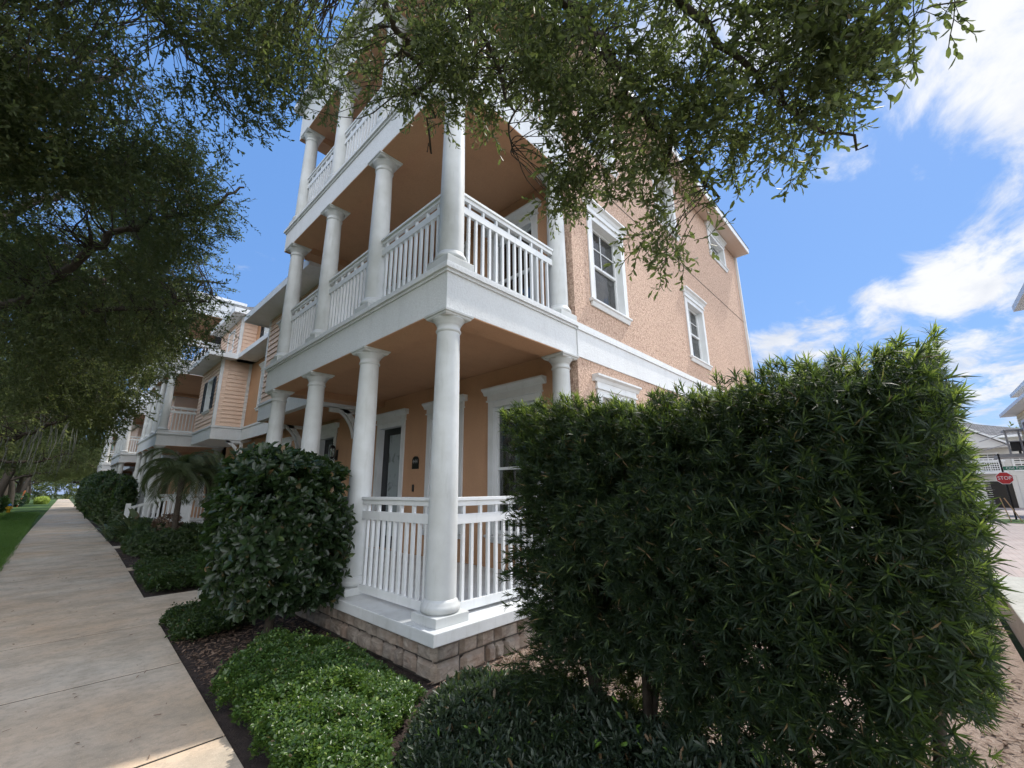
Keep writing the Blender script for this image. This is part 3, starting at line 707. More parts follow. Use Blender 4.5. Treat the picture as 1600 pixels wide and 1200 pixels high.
# ------------------------------------------------------------------ ground
def sheet(name, x0, x1, y0, y1, z, mat):
    b = MB(); b.add([(x0,y0,z),(x1,y0,z),(x1,y1,z),(x0,y1,z)], [(0,1,2,3)]); return tag(b.build(name, mat), kind='structure')
sheet('ground', -900, 900, -900, 900, -.045, M['earth'])
sheet('lawn', -8.0, -1.6, -14, 172, -.022, M['lawn'])
sheet('mulch_bed', -1.62, 2.6, -3.2, 60, -.016, M['mulch'])
sheet('pine_straw_bed', .3, 14.0, -3.8, 0.0, -.008, M['straw'])
sheet('street', -17, -8.2, -60, 200, -.03, M['asphalt'])
sheet('paved_lane', 7.3, 120, -16, -4.0, -.012, M['paver'])
sheet('paved_lane', .5, 7.3, -16, -4.4, -.012, M['paver'])
sheet('paved_lane', 14.5, 44, -4.0, 12, -.020, M['paver'])
sheet('side_lawn', 26.5, 29.9, -7.6, -5.6, .0, M['lawn'])
# sidewalk slabs with joints (the walk bends away very slightly from the house line)
def XR(y): return -1.19+.0125*y-.3*max(0, 1-max(y, -3)/14)
def XL(y): return -3.30+.0125*y
b = MB(); y = -12.36; J = MB()
while y < 172:
    ya, yb = y+.013, y+1.82-.013
    b.add([(XL(ya), ya, -.04), (XR(ya), ya, -.04), (XR(yb), yb, -.04), (XL(yb), yb, -.04), (XL(ya), ya, 0), (XR(ya), ya, 0), (XR(yb), yb, 0), (XL(yb), yb, 0)], [(0,3,2,1),(4,5,6,7),(0,1,5,4),(1,2,6,5),(2,3,7,6),(3,0,4,7)])
    J.add([(XL(y)+.01, y-.0125, -.004), (XR(y)-.01, y-.0125, -.004), (XR(y)-.01, y+.0125, -.004), (XL(y)+.01, y+.0125, -.004)], [(0, 1, 2, 3)])
    y += 1.82
sw = b.build('sidewalk', M['walk'], None, bevel=.002); tag(sw, kind='structure')
tag(J.build('sidewalk_joints', M['joint']), kind='structure')
b = MB(); b.box(-1.385, -.35, 4.0, 5.9, -.04, -.002); o = b.build('entry_path', M['walk'], bevel=.006); tag(o, kind='structure')
b = MB(); b.box(-1.16, .9, 9.35, 9.75, -.04, -.002); o = b.build('entry_path', M['walk'], bevel=.006); tag(o, kind='structure')
b = MB(); b.box(-1.0, .9, 14.6, 15.3, -.04, -.002); o = b.build('entry_path', M['walk'], bevel=.006); tag(o, kind='structure')
# low concrete wall by the lane
b = MB(); b.box(.9, 7.0, -5.4, -3.86, -.03, .36); o = b.build('concrete_wall', M['pale_concrete'], bevel=.012); tag(o, 'low pale concrete wall running beside the tall hedge to the paved lane', 'wall')

# ------------------------------------------------------------------ leaf machinery
def basis(axis, rng, n):
    """random orthonormal frames with column 2 along axis (n,3)"""
    a = axis/np.linalg.norm(axis, axis=1, keepdims=True)
    r = rng.normal(size=(n, 3)); x = np.cross(r, a); x /= np.linalg.norm(x, axis=1, keepdims=True)+1e-9
    y = np.cross(a, x); return np.stack([x, y, a], axis=2)
class Proto:
    def __init__(s): s.v = []; s.sizes = []; s.loops = []
    def face(s, pts):
        b = len(s.v); s.v += [tuple(p) for p in pts]; s.sizes.append(len(pts)); s.loops += list(range(b, b+len(pts)))
    def faces(s, pts, fs):
        b = len(s.v); s.v += [tuple(p) for p in pts]
        for f in fs: s.sizes.append(len(f)); s.loops += [b+i for i in f]
    def arr(s): return np.array(s.v, dtype=np.float32), np.array(s.sizes, dtype=np.int32), np.array(s.loops, dtype=np.int32)
def scatter(protos, pos, frames, scale, rng):
    """join instances of the prototypes into vertex/size/loop arrays"""
    pick = rng.integers(0, len(protos), len(pos)); V = []; S = []; Lp = []; base = 0
    for k, p in enumerate(protos):
        idx = np.nonzero(pick == k)[0]
        if len(idx) == 0: continue
        v, sz, lp = p.arr()
        vv = np.einsum('nij,vj->nvi', frames[idx], v)*scale[idx][:, None, None]+pos[idx][:, None, :]
        V.append(vv.reshape(-1, 3)); S.append(np.tile(sz, len(idx)))
        off = (np.arange(len(idx))*len(v))[:, None]; Lp.append((lp[None, :]+off).ravel()+base); base += len(v)*len(idx)
    return np.concatenate(V), np.concatenate(S), np.concatenate(Lp)
def leaf_shape(p, o, d, n, L, W, fold=.15, wide=.45):
    """elliptic leaf: base o, direction d, normal n"""
    d = np.array(d, float); d /= np.linalg.norm(d)+1e-9; n = np.array(n, float); n = n-d*(n@d); n /= np.linalg.norm(n)+1e-9
    s = np.cross(d, n); o = np.array(o, float); up = n*W*fold
    a = o+d*L*.30+s*W*.42+up; b_ = o+d*L*(wide+.25)+s*W*.46+up*.8; c = o+d*L-n*L*.08
    e = o+d*L*(wide+.25)-s*W*.46+up*.8; f = o+d*L*.30-s*W*.42+up; mid = o+d*L*.55
    p.faces([o, a, b_, c, e, f, mid], [(0, 1, 6), (1, 2, 6), (2, 3, 6), (3, 4, 6), (4, 5, 6), (5, 0, 6)] if fold > .2 else [(0, 1, 2, 3), (0, 3, 4, 5)])
def spray_proto(seed, n, L, lw, ll, nseg=5):
    r = np.random.default_rng(seed); p = Proto(); pts = [np.zeros(3)]; d = np.array([0, 0, 1.])
    subs = []
    for k in range(nseg):
        d = d+r.normal(size=3)*.22; d /= np.linalg.norm(d); pts.append(pts[-1]+d*L/nseg)
        if k in (1, 2, 3):
            sd = d+r.normal(size=3)*.7; sd /= np.linalg.norm(sd); subs.append((pts[-1], sd, L*.4))
    stems = [(pts, .0035)]
    for o, sd, sl in subs: stems.append(([o, o+sd*sl*.5, o+sd*sl+r.normal(size=3)*.01], .0022))
    for q, rad in stems:   # stem as thin 3-sided tube
        for i in range(len(q)-1):
            a = np.cross(q[i+1]-q[i], [.3, .5, .2]); a /= np.linalg.norm(a)+1e-9; c = np.cross(a, q[i+1]-q[i]); c /= np.linalg.norm(c)+1e-9
            ring = [a*rad, (-.5*a+.87*c)*rad, (-.5*a-.87*c)*rad]
            vs = [q[i]+x for x in ring]+[q[i+1]+x*.8 for x in ring]
            p.faces(vs, [(0, 1, 4, 3), (1, 2, 5, 4), (2, 0, 3, 5)])
    per = n//len(stems)
    for si, (q, rad) in enumerate(stems):
        m = per+(n-per*len(stems) if si == 0 else 0)
        for k in range(m):
            t = (k+.8)/m*(len(q)-1); i = min(int(t), len(q)-2); o = q[i]+(q[i+1]-q[i])*(t-i); ax = q[i+1]-q[i]; ax /= np.linalg.norm(ax)+1e-9
            ang = k*2.4+r.uniform(-.4, .4); a = np.cross(ax, [.3, .5, .2]); a /= np.linalg.norm(a); c = np.cross(ax, a)
            out = a*math.cos(ang)+c*math.sin(ang); dd = out*r.uniform(.6, 1.1)+ax*r.uniform(.4, 1.1)
            if k >= m-2: dd = ax+out*.5
            nn = ax-out*.3+r.normal(size=3)*.35; l = ll*r.uniform(.65, 1.15)
            leaf_shape(p, o, dd, nn, l, lw*l/ll)
    return p
def vnoise(P, s, seed=0):
    """cheap smooth 3-D noise in -1..1"""
    r = np.random.default_rng(seed); out = np.zeros(len(P)); amp = 1; tot = 0
    for o in range(3):
        for _ in range(4):
            k = r.normal(size=3)*s*(1.9**o); ph = r.uniform(0, 6.28); out += amp*np.sin(P@k+ph)/4*1.6
        tot += amp; amp *= .6
    return out/tot
def leafmesh(name, parts, mat, parent):
    V = np.concatenate([p[0] for p in parts]); S = np.concatenate([p[1] for p in parts]); L = []; b = 0
    for p in parts: L.append(p[2]+b); b += len(p[0])
    return np_mesh(name, V, S, np.concatenate(L), mat, parent)
def smooth_path(pts, n=6):
    P = [np.array(p, float) for p in pts]; out = []
    for i in range(len(P)-1):
        p0 = P[max(i-1, 0)]; p1 = P[i]; p2 = P[i+1]; p3 = P[min(i+2, len(P)-1)]
        for k in range(n):
            t = k/n; out.append(.5*((2*p1)+(-p0+p2)*t+(2*p0-5*p1+4*p2-p3)*t*t+(-p0+3*p1-3*p2+p3)*t**3))
    out.append(P[-1]); return out

def grow_tree(name, base, label, group, limbs, blobs, protos, n_twigs=300, leafscale=1.0, mat='oak', bark='bark', seed=1, gate=0.0, twigr=.012, droop=.35, path_leaf=None, trunk_r=.3):
    """limbs: list of (points, r0, r1); blobs: list of (centre, radii, number of sprays)"""
    r = np.random.default_rng(seed)
    t = empty(name, base, label, 'tree', group)
    wood = MB(); samples = []
    for i, (pts, r0, r1) in enumerate(limbs):
        sp = smooth_path(pts, 6); n = len(sp)
        if i > 0: sp = [p+r.normal(size=3)*min(.04, r0*.5)*(0 < k < n-1) for k, p in enumerate(sp)]
        rad = [r0+(r1-r0)*(k/(n-1))**.8 for k in range(n)]
        (wood if i > 0 else wood).tube(sp, rad, 10 if r0 > .05 else 6); samples += [(p, rr_) for p, rr_ in zip(sp, rad)] if i > 0 or len(limbs) == 1 else []
    S = np.array([s[0] for s in samples]); P = []; A = []
    for c, rad, n in blobs:
        c = np.array(c, float); rad = np.array(rad, float)
        q = r.normal(size=(n*3, 3)); q /= np.linalg.norm(q, axis=1, keepdims=True); q *= (r.uniform(0, 1, size=(n*3, 1)))**(1/2.4); q = c+q*rad
        g = vnoise(q, 1.6, seed)+r.uniform(-.25, .25, len(q)); q = q[g > gate][:n]; P.append(q)
        A.append((q-c)/rad)
    P = np.concatenate(P); A = np.concatenate(A)
    # twigs: connect a share of sprays back to the nearest limb
    D = None
    idx = r.permutation(len(P))[:n_twigs]
    for i in idx:
        d = np.linalg.norm(S-P[i], axis=1); j = int(np.argmin(d+r.uniform(0, .25, len(d)))); a = S[j]; e = P[i]
        if d[j] > 4.5: continue
        mid = a*.5+e*.5+r.normal(size=3)*.06*d[j]+np.array([0, 0, .06*d[j]])
        q = smooth_path([a, a*.75+mid*.25+r.normal(size=3)*.03*d[j], mid, e], 3)
        w = min(twigr*(.5+d[j]*.5), samples[j][1]*.8); wood.tube(q, [w+(.003-w)*k/(len(q)-1) for k in range(len(q))], 4, False)
    wood.build('trunk', M[bark], t, smooth=True)
    j = np.array([int(np.argmin(((S-p)**2).sum(1))) for p in P]) if len(P)*len(S) < 4e6 else r.integers(0, len(S), len(P))
    ax = (P-S[j]); ax /= np.linalg.norm(ax, axis=1, keepdims=True)+1e-6
    ax = ax+r.normal(size=ax.shape)*.55+A*.4; ax[:, 2] -= droop
    fr = basis(ax, r, len(P)); sc = leafscale*r.uniform(.75, 1.25, len(P))
    leafmesh('crown', [scatter(protos, P.astype(np.float32), fr.astype(np.float32), sc.astype(np.float32), r)], M[mat], t)
    return t

sp_near = [spray_proto(s, 22, .34, .024, .062) for s in range(6)]
sp_mid = [spray_proto(s+20, 24, .42, .026, .06, 4) for s in range(6)]
sp_far = [spray_proto(s+40, 16, .8, .085, .17, 3) for s in range(5)]
TREEG = 'live oaks along the street'
# --- oak whose boughs hang over the walk in the upper middle and right of the view
L0 = [
 ([(-5.2, -1.6, -.1), (-5.1, -1.6, 1.6), (-4.8, -1.5, 3.2), (-4.2, -1.3, 4.6)], .34, .2),
 ([(-4.2, -1.3, 4.6), (-3.2, -1.6, 5.5), (-2.2, -1.7, 5.9), (-1.3, -1.75, 5.7), (-.63, -2.1, 5.05), (-.3, -2.3, 4.5), (.09, -2.45, 4.02), (.3, -2.7, 3.6)], .10, .008),
 ([(-2.6, -1.65, 5.75), (-1.6, -2.3, 5.4), (-.6, -2.75, 4.7), (-.16, -2.98, 4.25), (.17, -3.23, 3.8), (.35, -3.5, 3.55)], .045, .006),
 ([(-3.6, -1.5, 5.2), (-2.6, -1.1, 5.7), (-1.8, -1.0, 5.6), (-1.47, -1.02, 5.29), (-1.15, -.9, 5.2), (-.85, -.7, 5.05), (-.7, -.55, 4.7)], .06, .006),
 ([(-2.2, -1.1, 5.7), (-1.4, -1.45, 5.5), (-.9, -1.5, 5.1), (-.55, -1.45, 4.7), (-.4, -1.35, 4.4)], .035, .005),
 ([(-1.8, -2.2, 5.5), (-.9, -3.2, 4.8), (-.3, -3.7, 4.15), (.0, -3.95, 3.85)], .03, .005),
 ([(-4.2, -1.3, 4.6), (-3.6, .2, 6.2), (-2.9, 1.5, 6.6), (-2.2, 2.2, 6.7), (-1.6, 2.7, 6.6)], .05, .008),
]
B0 = [((-.35, -2.35, 4.75), (.75, .55, .75), 300), ((.0, -2.55, 4.05), (.5, .42, .45), 150), ((.15, -3.1, 4.2), (.6, .55, .38), 190), ((-.4, -3.3, 4.7), (.6, .6, .5), 190),
      ((-1.15, -.95, 5.45), (.8, .65, .42), 230), ((-1.9, -.2, 5.5), (.7, .6, .35), 90), ((-.8, -1.5, 5.15), (.6, .4, .45), 110), ((-.95, -.75, 5.1), (.4, .35, .25), 34), ((.1, -2.4, 3.4), (.22, .2, .34), 34), ((-.1, -1.75, 4.0), (.35, .3, .28), 40),
      ((-.15, -3.6, 4.15), (.45, .35, .28), 95), ((-.12, -3.82, 3.98), (.28, .26, .2), 34), ((-.75, -1.3, 5.0), (.5, .4, .35), 90), ((-.02, -3.45, 3.8), (.3, .25, .16), 26), ((.1, -3.2, 3.75), (.42, .35, .22), 50), ((-.5, -1.9, 4.9), (.5, .4, .55), 150), ((-.3, -1.9, 4.25), (.35, .35, .35), 60), ((-1.7, 0.2, 5.9), (.9, .8, .45), 200), ((-2.4, 1.6, 6.2), (1.1, 1.0, .6), 420), ((-3.2, .6, 5.9), (.9, 1.0, .7), 330), ((-3.6, 1.6, 5.3), (.6, .8, .6), 220)]
grow_tree('oak_tree', (-5.2, -1.6, 0), 'street oak whose leafy boughs reach over the walk in front of the corner porch', TREEG, L0, B0, sp_near, 1100, .82, 'oak', seed=11, gate=-.18, twigr=.007, droop=.3)
# --- second oak filling the left
L1 = [
 ([(-5.6, 7.2, -.1), (-5.5, 7.2, 1.8), (-5.2, 7.3, 3.2), (-4.8, 7.4, 4.2)], .36, .22),
 ([(-5.2, 7.2, 3.3), (-4.2, 6.6, 3.8), (-3.5, 5.6, 4.2), (-3.0, 5.1, 4.8), (-2.5, 4.8, 5.5), (-1.7, 4.5, 6.2), (-1.2, 4.2, 6.7)], .12, .015),
 ([(-4.4, 6.8, 3.7), (-3.2, 6.3, 4.3), (-2.3, 6.2, 4.7), (-1.4, 6.3, 5.2), (-.8, 6.4, 5.4)], .08, .01),
 ([(-5.0, 7.3, 4.0), (-3.9, 8.3, 5.2), (-2.6, 9.0, 6.2), (-1.2, 9.4, 6.9), (-.3, 9.6, 7.2)], .13, .015),
 ([(-4.9, 7.4, 4.1), (-4.4, 5.8, 5.6), (-3.6, 4.4, 6.6), (-2.8, 3.4, 7.2)], .12, .015),
 ([(-4.8, 7.4, 4.2), (-4.2, 7.8, 6.0), (-3.4, 8.1, 7.6), (-2.2, 8.3, 8.6)], .14, .02),
]
B1 = [((-3.4, 5.3, 4.7), (1.5, 1.8, 1.0), 900), ((-2.8, 4.2, 6.0), (1.2, 1.3, 1.1), 700), ((-2.2, 6.4, 5.0), (1.4, 1.5, .9), 750), ((-3.0, 8.6, 5.4), (2.1, 2.0, 1.4), 900), ((-1.6, 9.0, 6.4), (1.4, 1.8, 1.1), 600),
      ((-3.9, 3.2, 6.2), (1.4, 1.5, 1.2), 850), ((-2.9, 8.0, 7.9), (2.2, 2.2, 1.1), 650), ((-4.2, 9.5, 4.2), (1.6, 2.2, 1.0), 700), ((-3.6, 2.6, 5.2), (1.0, .9, .7), 600), ((-2.0, 4.8, 6.4), (.8, .9, .7), 350), ((-1.7, 10.6, 5.3), (1.2, 1.5, .8), 480), ((-3.4, 11.0, 4.2), (1.5, 1.7, .8), 560), ((-2.2, 6.6, 6.6), (1.2, 1.4, .9), 420)]
grow_tree('oak_tree', (-5.6, 7.2, 0), 'dense street oak filling the upper left above the sidewalk', TREEG, L1, B1, sp_mid, 900, .88, 'oak', seed=12, gate=-.02, twigr=.01)
# --- further oaks
L2 = [
 ([(-5.6, 16.5, -.1), (-5.5, 16.5, 1.6), (-5.2, 16.5, 3.0), (-4.9, 16.5, 4.4)], .34, .2),
 ([(-5.4, 16.5, 2.4), (-4.2, 15.6, 3.0), (-3.6, 14.6, 3.1), (-2.9, 13.9, 3.5), (-2.1, 13.4, 4.2)], .11, .02),
 ([(-5.0, 16.5, 4.0), (-3.4, 15.6, 5.6), (-1.8, 15.0, 6.6), (-.6, 14.6, 7.0)], .14, .02),
 ([(-4.9, 16.5, 4.2), (-3.8, 18, 5.6), (-2.4, 19, 6.6), (-1, 20, 7)], .12, .02),
 ([(-5.1, 16.6, 4.2), (-6.4, 17, 6), (-7.5, 17.6, 7.2)], .12, .03),
]
B2 = [((-3.5, 14.6, 4.5), (1.7, 2.1, .9), 420), ((-2.0, 15.0, 6.2), (1.5, 2.3, 1.4), 520), ((-2.0, 17.0, 5.0), (1.2, 2.2, .9), 320), ((-3.0, 18.5, 5.4), (2.2, 2.4, 1.6), 700), ((-3.0, 16, 7.6), (2.6, 3, 1.2), 600), ((-4.0, 13.4, 3.6), (1.4, 1.4, .7), 260), ((-6.2, 17, 6), (2, 3, 1.6), 300), ((-2.6, 20.3, 4.4), (1.5, 1.6, .9), 300)]
oak3 = grow_tree('oak_tree', (-5.6, 16.5, 0), 'street oak with a low mossy bough above the clipped bushes, third along the walk', TREEG, L2, B2, sp_far, 500, .6, 'oak_far', seed=13, gate=0.0)
# Spanish moss on the low bough
ms_ = MB(); rr = random.Random(4)
for k in range(34):
    t = rr.random(); x = -4.1+1.5*t+rr.uniform(-.5, .5); y = 15.2-1.4*t+rr.uniform(-.4, .4); z = 3.3+.3*t+rr.uniform(-.3, .2); l = rr.uniform(.35, 1.1)
    ms_.tube([(x, y, z), (x+rr.uniform(-.05, .05), y, z-l*.4), (x+rr.uniform(-.08, .08), y+.03, z-l)], [.01, .016, .004], 4, False)
tag(ms_.build('hanging_moss', M['moss'], oak3), kind='stuff')
for k, (x, y, rz, s) in enumerate([(-6.0, 26, 1.1, 1.0), (-5.7, 35, 2.6, 1.05), (-6.1, 44, 4.0, 1.0), (-5.8, 54, .4, 1.1), (-6.0, 65, 1.9, 1.1), (-5.9, 77, 3.3, 1.15), (-6, 90, 5, 1.15), (-6, 104, .9, 1.2), (-6, 120, 2.2, 1.25), (-6, 138, 3.8, 1.3),
                                   (-22, 60, 4, 1.25), (-19, 84, 5, 1.3), (-20, 112, 1, 1.35), (1.5, 66, 2, .9), (1.2, 84, 3, 1.0), (2, 108, 4, 1.15), (1.5, 132, 5, 1.2)]):
    c = copy_tree(oak3)
    if k: 
        for ch in list(c.children):
            if ch.name.startswith('hanging_moss'): bpy.data.objects.remove(ch)
    c.location = (x, y, 0); c.rotation_euler = (0, 0, rz); c.scale = (s, s, s)
    side = 'left' if x < -10 else ('right' if x > 0 else 'verge')
    c['label'] = {'verge': 'street oak in the receding row on the grass verge, %s after the mossy one' % ['first','second','third','fourth','fifth','sixth','seventh','eighth','ninth','tenth'][min(k, 9)],
                  'left': 'oak across the street, %s from the near end' % ['first','second','third','fourth','fifth'][(k-10) % 5],
                  'right': 'far oak beyond the last townhouse, %s from the near end' % ['first','second','third','fourth'][(k-13) % 4]}[side]

# ------------------------------------------------------------------ tall podocarpus hedge
def whorl(seed, n, ll, w):
    r = np.random.default_rng(seed); p = Proto()
    for k in range(n):
        ang = k*2.4+r.uniform(-.3, .3); el = r.uniform(.05, 1.1) if k < n*.7 else r.uniform(.8, 1.4)
        d = np.array([math.cos(ang)*math.cos(el), math.sin(ang)*math.cos(el), math.sin(el)]); s = np.cross(d, [0, 0, 1.]); s /= np.linalg.norm(s)+1e-9
        l = ll*r.uniform(.7, 1.15); nn = np.cross(s, d); o = np.array([0, 0, r.uniform(-.03, .02)])
        m = o+d*l*.5+nn*l*.03; tip = o+d*l-nn*l*.10*r.uniform(.2, 1.6)
        p.faces([o-s*w*.25, o+s*w*.25, m+s*w*.5, m-s*w*.5, tip], [(0, 1, 2, 3), (3, 2, 4)])
    return p
wh = [whorl(s, 17+s % 4, (.050, .058, .066, .061)[s % 4], .006) for s in range(8)]
hd = empty('hedge', (0, -2.45, 0), 'tall dark needle-leaved hedge standing right of the corner porch', 'hedge')
r = np.random.default_rng(21)
n = 74000
x = r.uniform(-.55, .55, n); y = r.uniform(-3.58, -1.28, n); z = r.uniform(.16, 2.32, n)
Q = np.stack([x, y, z], 1)
nz = vnoise(Q, 2.6, 5); nz2 = vnoise(Q, 6.5, 9)
top = 2.115+.035*np.sin(y*3.1)+.05*nz+.03*nz2-np.where(y > -2.2, (y+2.2)*.07, 0)
ex = (np.abs(x)-.43-.085*nz-.03*nz2)/.1; ey = np.maximum(y-(-1.36+.05*nz2+.04*nz-.06*(z < .6)*(.6-z)), (-3.50-.03*nz+.13*np.clip(1.4-z, 0, 1.2))-y)/.1; ez = (z-top)/.1
shell = np.maximum(np.maximum(ex, ey), ez)          # <0 inside
inside = shell < .25
depth = -shell
keep = inside & (r.uniform(0, 1, n) < np.where(depth < .5, .40, np.where(depth < 1.8, .72, .4)))
low = np.clip((.9-z)/.7, 0, 1)
keep &= ~((nz2+nz*.6+r.uniform(-.3, .3, n)) < -.52+low*.62)
keep &= ~((low > .25) & (r.uniform(0, 1, n) < low*.8))
Q = Q[keep]; c0 = np.array([0, -2.45, 1.1])
ax = np.stack([Q[:, 0]*3.4, np.where(np.abs(Q[:, 1]+2.45) > .8, (Q[:, 1]+2.45), 0)*.9, np.clip(Q[:, 2]-1.6, 0, 1)*2.2+.15], 1)
ax = ax+r.normal(size=ax.shape)*.42
sc = r.uniform(.75, 1.25, len(Q))
leafmesh('foliage', [scatter(wh, Q.astype(np.float32), basis(ax, r, len(Q)).astype(np.float32), sc.astype(np.float32), r)], M['hedge_leaf'], hd)
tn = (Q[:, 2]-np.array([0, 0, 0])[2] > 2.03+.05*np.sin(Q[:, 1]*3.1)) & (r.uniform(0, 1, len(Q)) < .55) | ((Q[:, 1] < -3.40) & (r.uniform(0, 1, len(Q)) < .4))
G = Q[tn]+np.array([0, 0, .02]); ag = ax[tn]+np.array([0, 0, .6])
leafmesh('sun_tinted_foliage', [scatter(wh, G.astype(np.float32), basis(ag, r, len(G)).astype(np.float32), np.full(len(G), .95, np.float32), r)], M['sun_tint_shoot'], hd)  # paler whorls put the sunlit fringe and end face into the leaf colour
# longer new shoots standing out of the top and ends
ns = 20
sy_ = r.uniform(-3.0, -1.5, ns); sx_ = r.uniform(-.3, .3, ns); b = MB(); P = []; A = []
for k in range(ns):
    base = np.array([sx_[k], sy_[k], 1.98]); d = np.array([r.uniform(-.3, .3), r.uniform(-.3, .3), 1.]); l = r.uniform(.04, .17)
    d /= np.linalg.norm(d); b.tube([base, base+d*l*1.1], [.004, .0025], 5)
    for q in np.arange(.2, 1.15, .28): P.append(base+d*l*q); A.append(d)
P = np.array(P); A = np.array(A)
sh = b.build('shoot', M['bark'], hd)
leafmesh('shoot_leaves', [scatter(wh, P.astype(np.float32), basis(A, r, len(P)).astype(np.float32), np.full(len(P), .9, np.float32), r)], M['sun_tint_shoot'], hd)
for k, yy in enumerate([-1.65, -2.02, -2.42, -2.8, -3.2]):
    b = MB(); x0 = [.05, -.03, .08, .0, .05][k]
    for j in range(3):
        dx, dy = r.uniform(-.28, .28), r.uniform(-.25, .25)
        b.tube(smooth_path([(x0, yy, -.03), (x0+dx*.15, yy+dy*.1, .35), (x0+dx*.6, yy+dy*.6, .95), (x0+dx, yy+dy, 1.7)], 5), [.028-.0009*i for i in range(16)], 7)
    for j in range(10):
        z0 = r.uniform(.4, 1.5); a = r.uniform(0, 6.28)
        b.tube([(x0, yy, z0), (x0+.2*math.cos(a), yy+.12*math.sin(a), z0+.22), (x0+.36*math.cos(a), yy+.2*math.sin(a), z0+.5)], [.011, .008, .004], 5)
    b.build('stem', M['bark'], hd, smooth=True)

# ------------------------------------------------------------------ generic leafy clumps
def leaf_cluster(seed, n, ll, lw, up=.5):
    r = np.random.default_rng(seed); p = Proto()
    for k in range(n):
        ang = k*2.4+r.uniform(-.4, .4); el = r.uniform(.1, 1.0)*up*2; d = [math.cos(ang)*math.cos(el), math.sin(ang)*math.cos(el), math.sin(el)]
        o = np.array([0, 0, -.03+.06*k/n]); l = ll*r.uniform(.6, 1.15)
        leaf_shape(p, o+np.array(d)*.008, d, [0, 0, 1.0], l, lw*l/ll, .25 if ll > .06 else .12)
    return p
def shrub(name, base, label, cat, group, rad, zc, n, protos, mat, seed, stem=True, box=.5, sc=1.0, gate=-1.2, zmin=.05, shell=.55, stemr=.03):
    t = empty(name, base, label, cat, group); r = np.random.default_rng(seed); bx = np.array(base)
    q = r.normal(size=(n*2, 3)); q /= np.linalg.norm(q, axis=1, keepdims=True)
    if box > 0:   # push towards a rounded box
        m = np.abs(q).max(1, keepdims=True); q = q*(1-box)+q/m*box
    q0 = q.copy(); q = q*(shell+(1-shell)*r.uniform(0, 1, (n*2, 1))**.6)
    wob = 1+.13*vnoise(q*np.array(rad)*1.0+bx, 2.4/max(rad), seed)[:, None]
    P = q*wob*np.array(rad)+bx+np.array([0, 0, zc])
    g = vnoise(P, 3.5/max(rad), seed+3)+r.uniform(-.3, .3, len(P)); k = (g > gate) & (P[:, 2] > zmin); P = P[k][:n]; q0 = q0[k][:n]
    ax = q0+np.array([0, 0, .45])+r.normal(size=q0.shape)*.35
    leafmesh('foliage', [scatter(protos, P.astype(np.float32), basis(ax, r, len(P)).astype(np.float32), (sc*r.uniform(.7, 1.2, len(P))).astype(np.float32), r)], M[mat], t)
    if stem:
        b = MB()
        for j in range(4):
            a = r.uniform(0, 6.28); e = np.array([math.cos(a)*rad[0]*.6, math.sin(a)*rad[1]*.6, zc+rad[2]*.3]); s0 = bx+np.array([.03*math.cos(a), .03*math.sin(a), -.03])
            b.tube(smooth_path([s0, s0+np.array([0, 0, zc*.35]), bx+e*.6+np.array([0, 0, .1]), bx+e], 4), [stemr*(1-.06*i) for i in range(13)], 7)
        b.build('stem', M['bark'], t, smooth=True)
    return t
cl_big = [leaf_cluster(s, 9, .095, .042) for s in range(6)]
cl_vine = [leaf_cluster(s+9, 7, .032, .019, .35) for s in range(6)]
cl_nar = [leaf_cluster(s+20, 9, .055, .016, .75) for s in range(6)]
cl_small = [leaf_cluster(s+30, 9, .045, .022) for s in range(5)]
cl_clip = [leaf_cluster(s+40, 10, .07, .032) for s in range(5)]
shrub('viburnum_bush', (-.64, 2.2, 0), 'large round glossy leaved bush on a short trunk, before the porch columns', 'bush', None, (.65, .70, .88), 1.17, 3000, cl_big, 'bush_leaf', 31, box=.6, sc=1.12, zmin=.34, stemr=.05)

# ------------------------------------------------------------------ ground cover beds (nobody could count the leaves)
def bed(name, poly, n, protos, mat, seed, h=.13, sc=1.0, edge=.12, kind='stuff', hfun=None, gate=-9):
    r = np.random.default_rng(seed); poly = np.array(poly, float); lo = poly.min(0); hi = poly.max(0)
    q = r.uniform(lo, hi, (n*3, 2)); ins = np.zeros(len(q), bool); j = len(poly)-1; dist = np.full(len(q), 9.)
    for i in range(len(poly)):
        a, b_ = poly[i], poly[j]
        c = ((a[1] > q[:, 1]) != (b_[1] > q[:, 1])) & (q[:, 0] < (b_[0]-a[0])*(q[:, 1]-a[1])/(b_[1]-a[1]+1e-12)+a[0]); ins ^= c
        ab = b_-a; tt = np.clip(((q-a)@ab)/(ab@ab), 0, 1); dist = np.minimum(dist, np.linalg.norm(q-(a+tt[:, None]*ab), axis=1)); j = i
    q3 = np.concatenate([q, np.zeros((len(q), 1))], 1); nn = vnoise(q3, 3.2, seed)
    k = ins & (dist+.05*nn+.05*vnoise(q3, 11, seed+8) > .03) & (vnoise(q3, 5, seed+1) > gate); q = q[k][:n]; dist = dist[k][:n]; nn = nn[k][:n]
    H = h*np.clip(dist/edge, 0, 1)**.5*(1+.38*nn+.34*vnoise(np.stack([q[:, 0], q[:, 1], q[:, 0]*0], 1), 9, seed+5))+np.where(r.uniform(0, 1, len(q)) > .965, r.uniform(.01, .075, len(q)), 0)
    if hfun is not None: H = H*hfun(q)
    z = H*(1-.55*r.uniform(0, 1, len(q))**2.2)
    P = np.stack([q[:, 0], q[:, 1], z], 1); ax = r.normal(size=P.shape)*(.75 if name == 'low_planting' else .45); ax[:, 2] += 1
    V, S, L = scatter(protos, P.astype(np.float32), basis(ax, r, len(P)).astype(np.float32), (sc*r.uniform(.7, 1.25, len(P))).astype(np.float32), r)
    o = np_mesh(name, V, S, L, M[mat]); return tag(o, kind=kind)
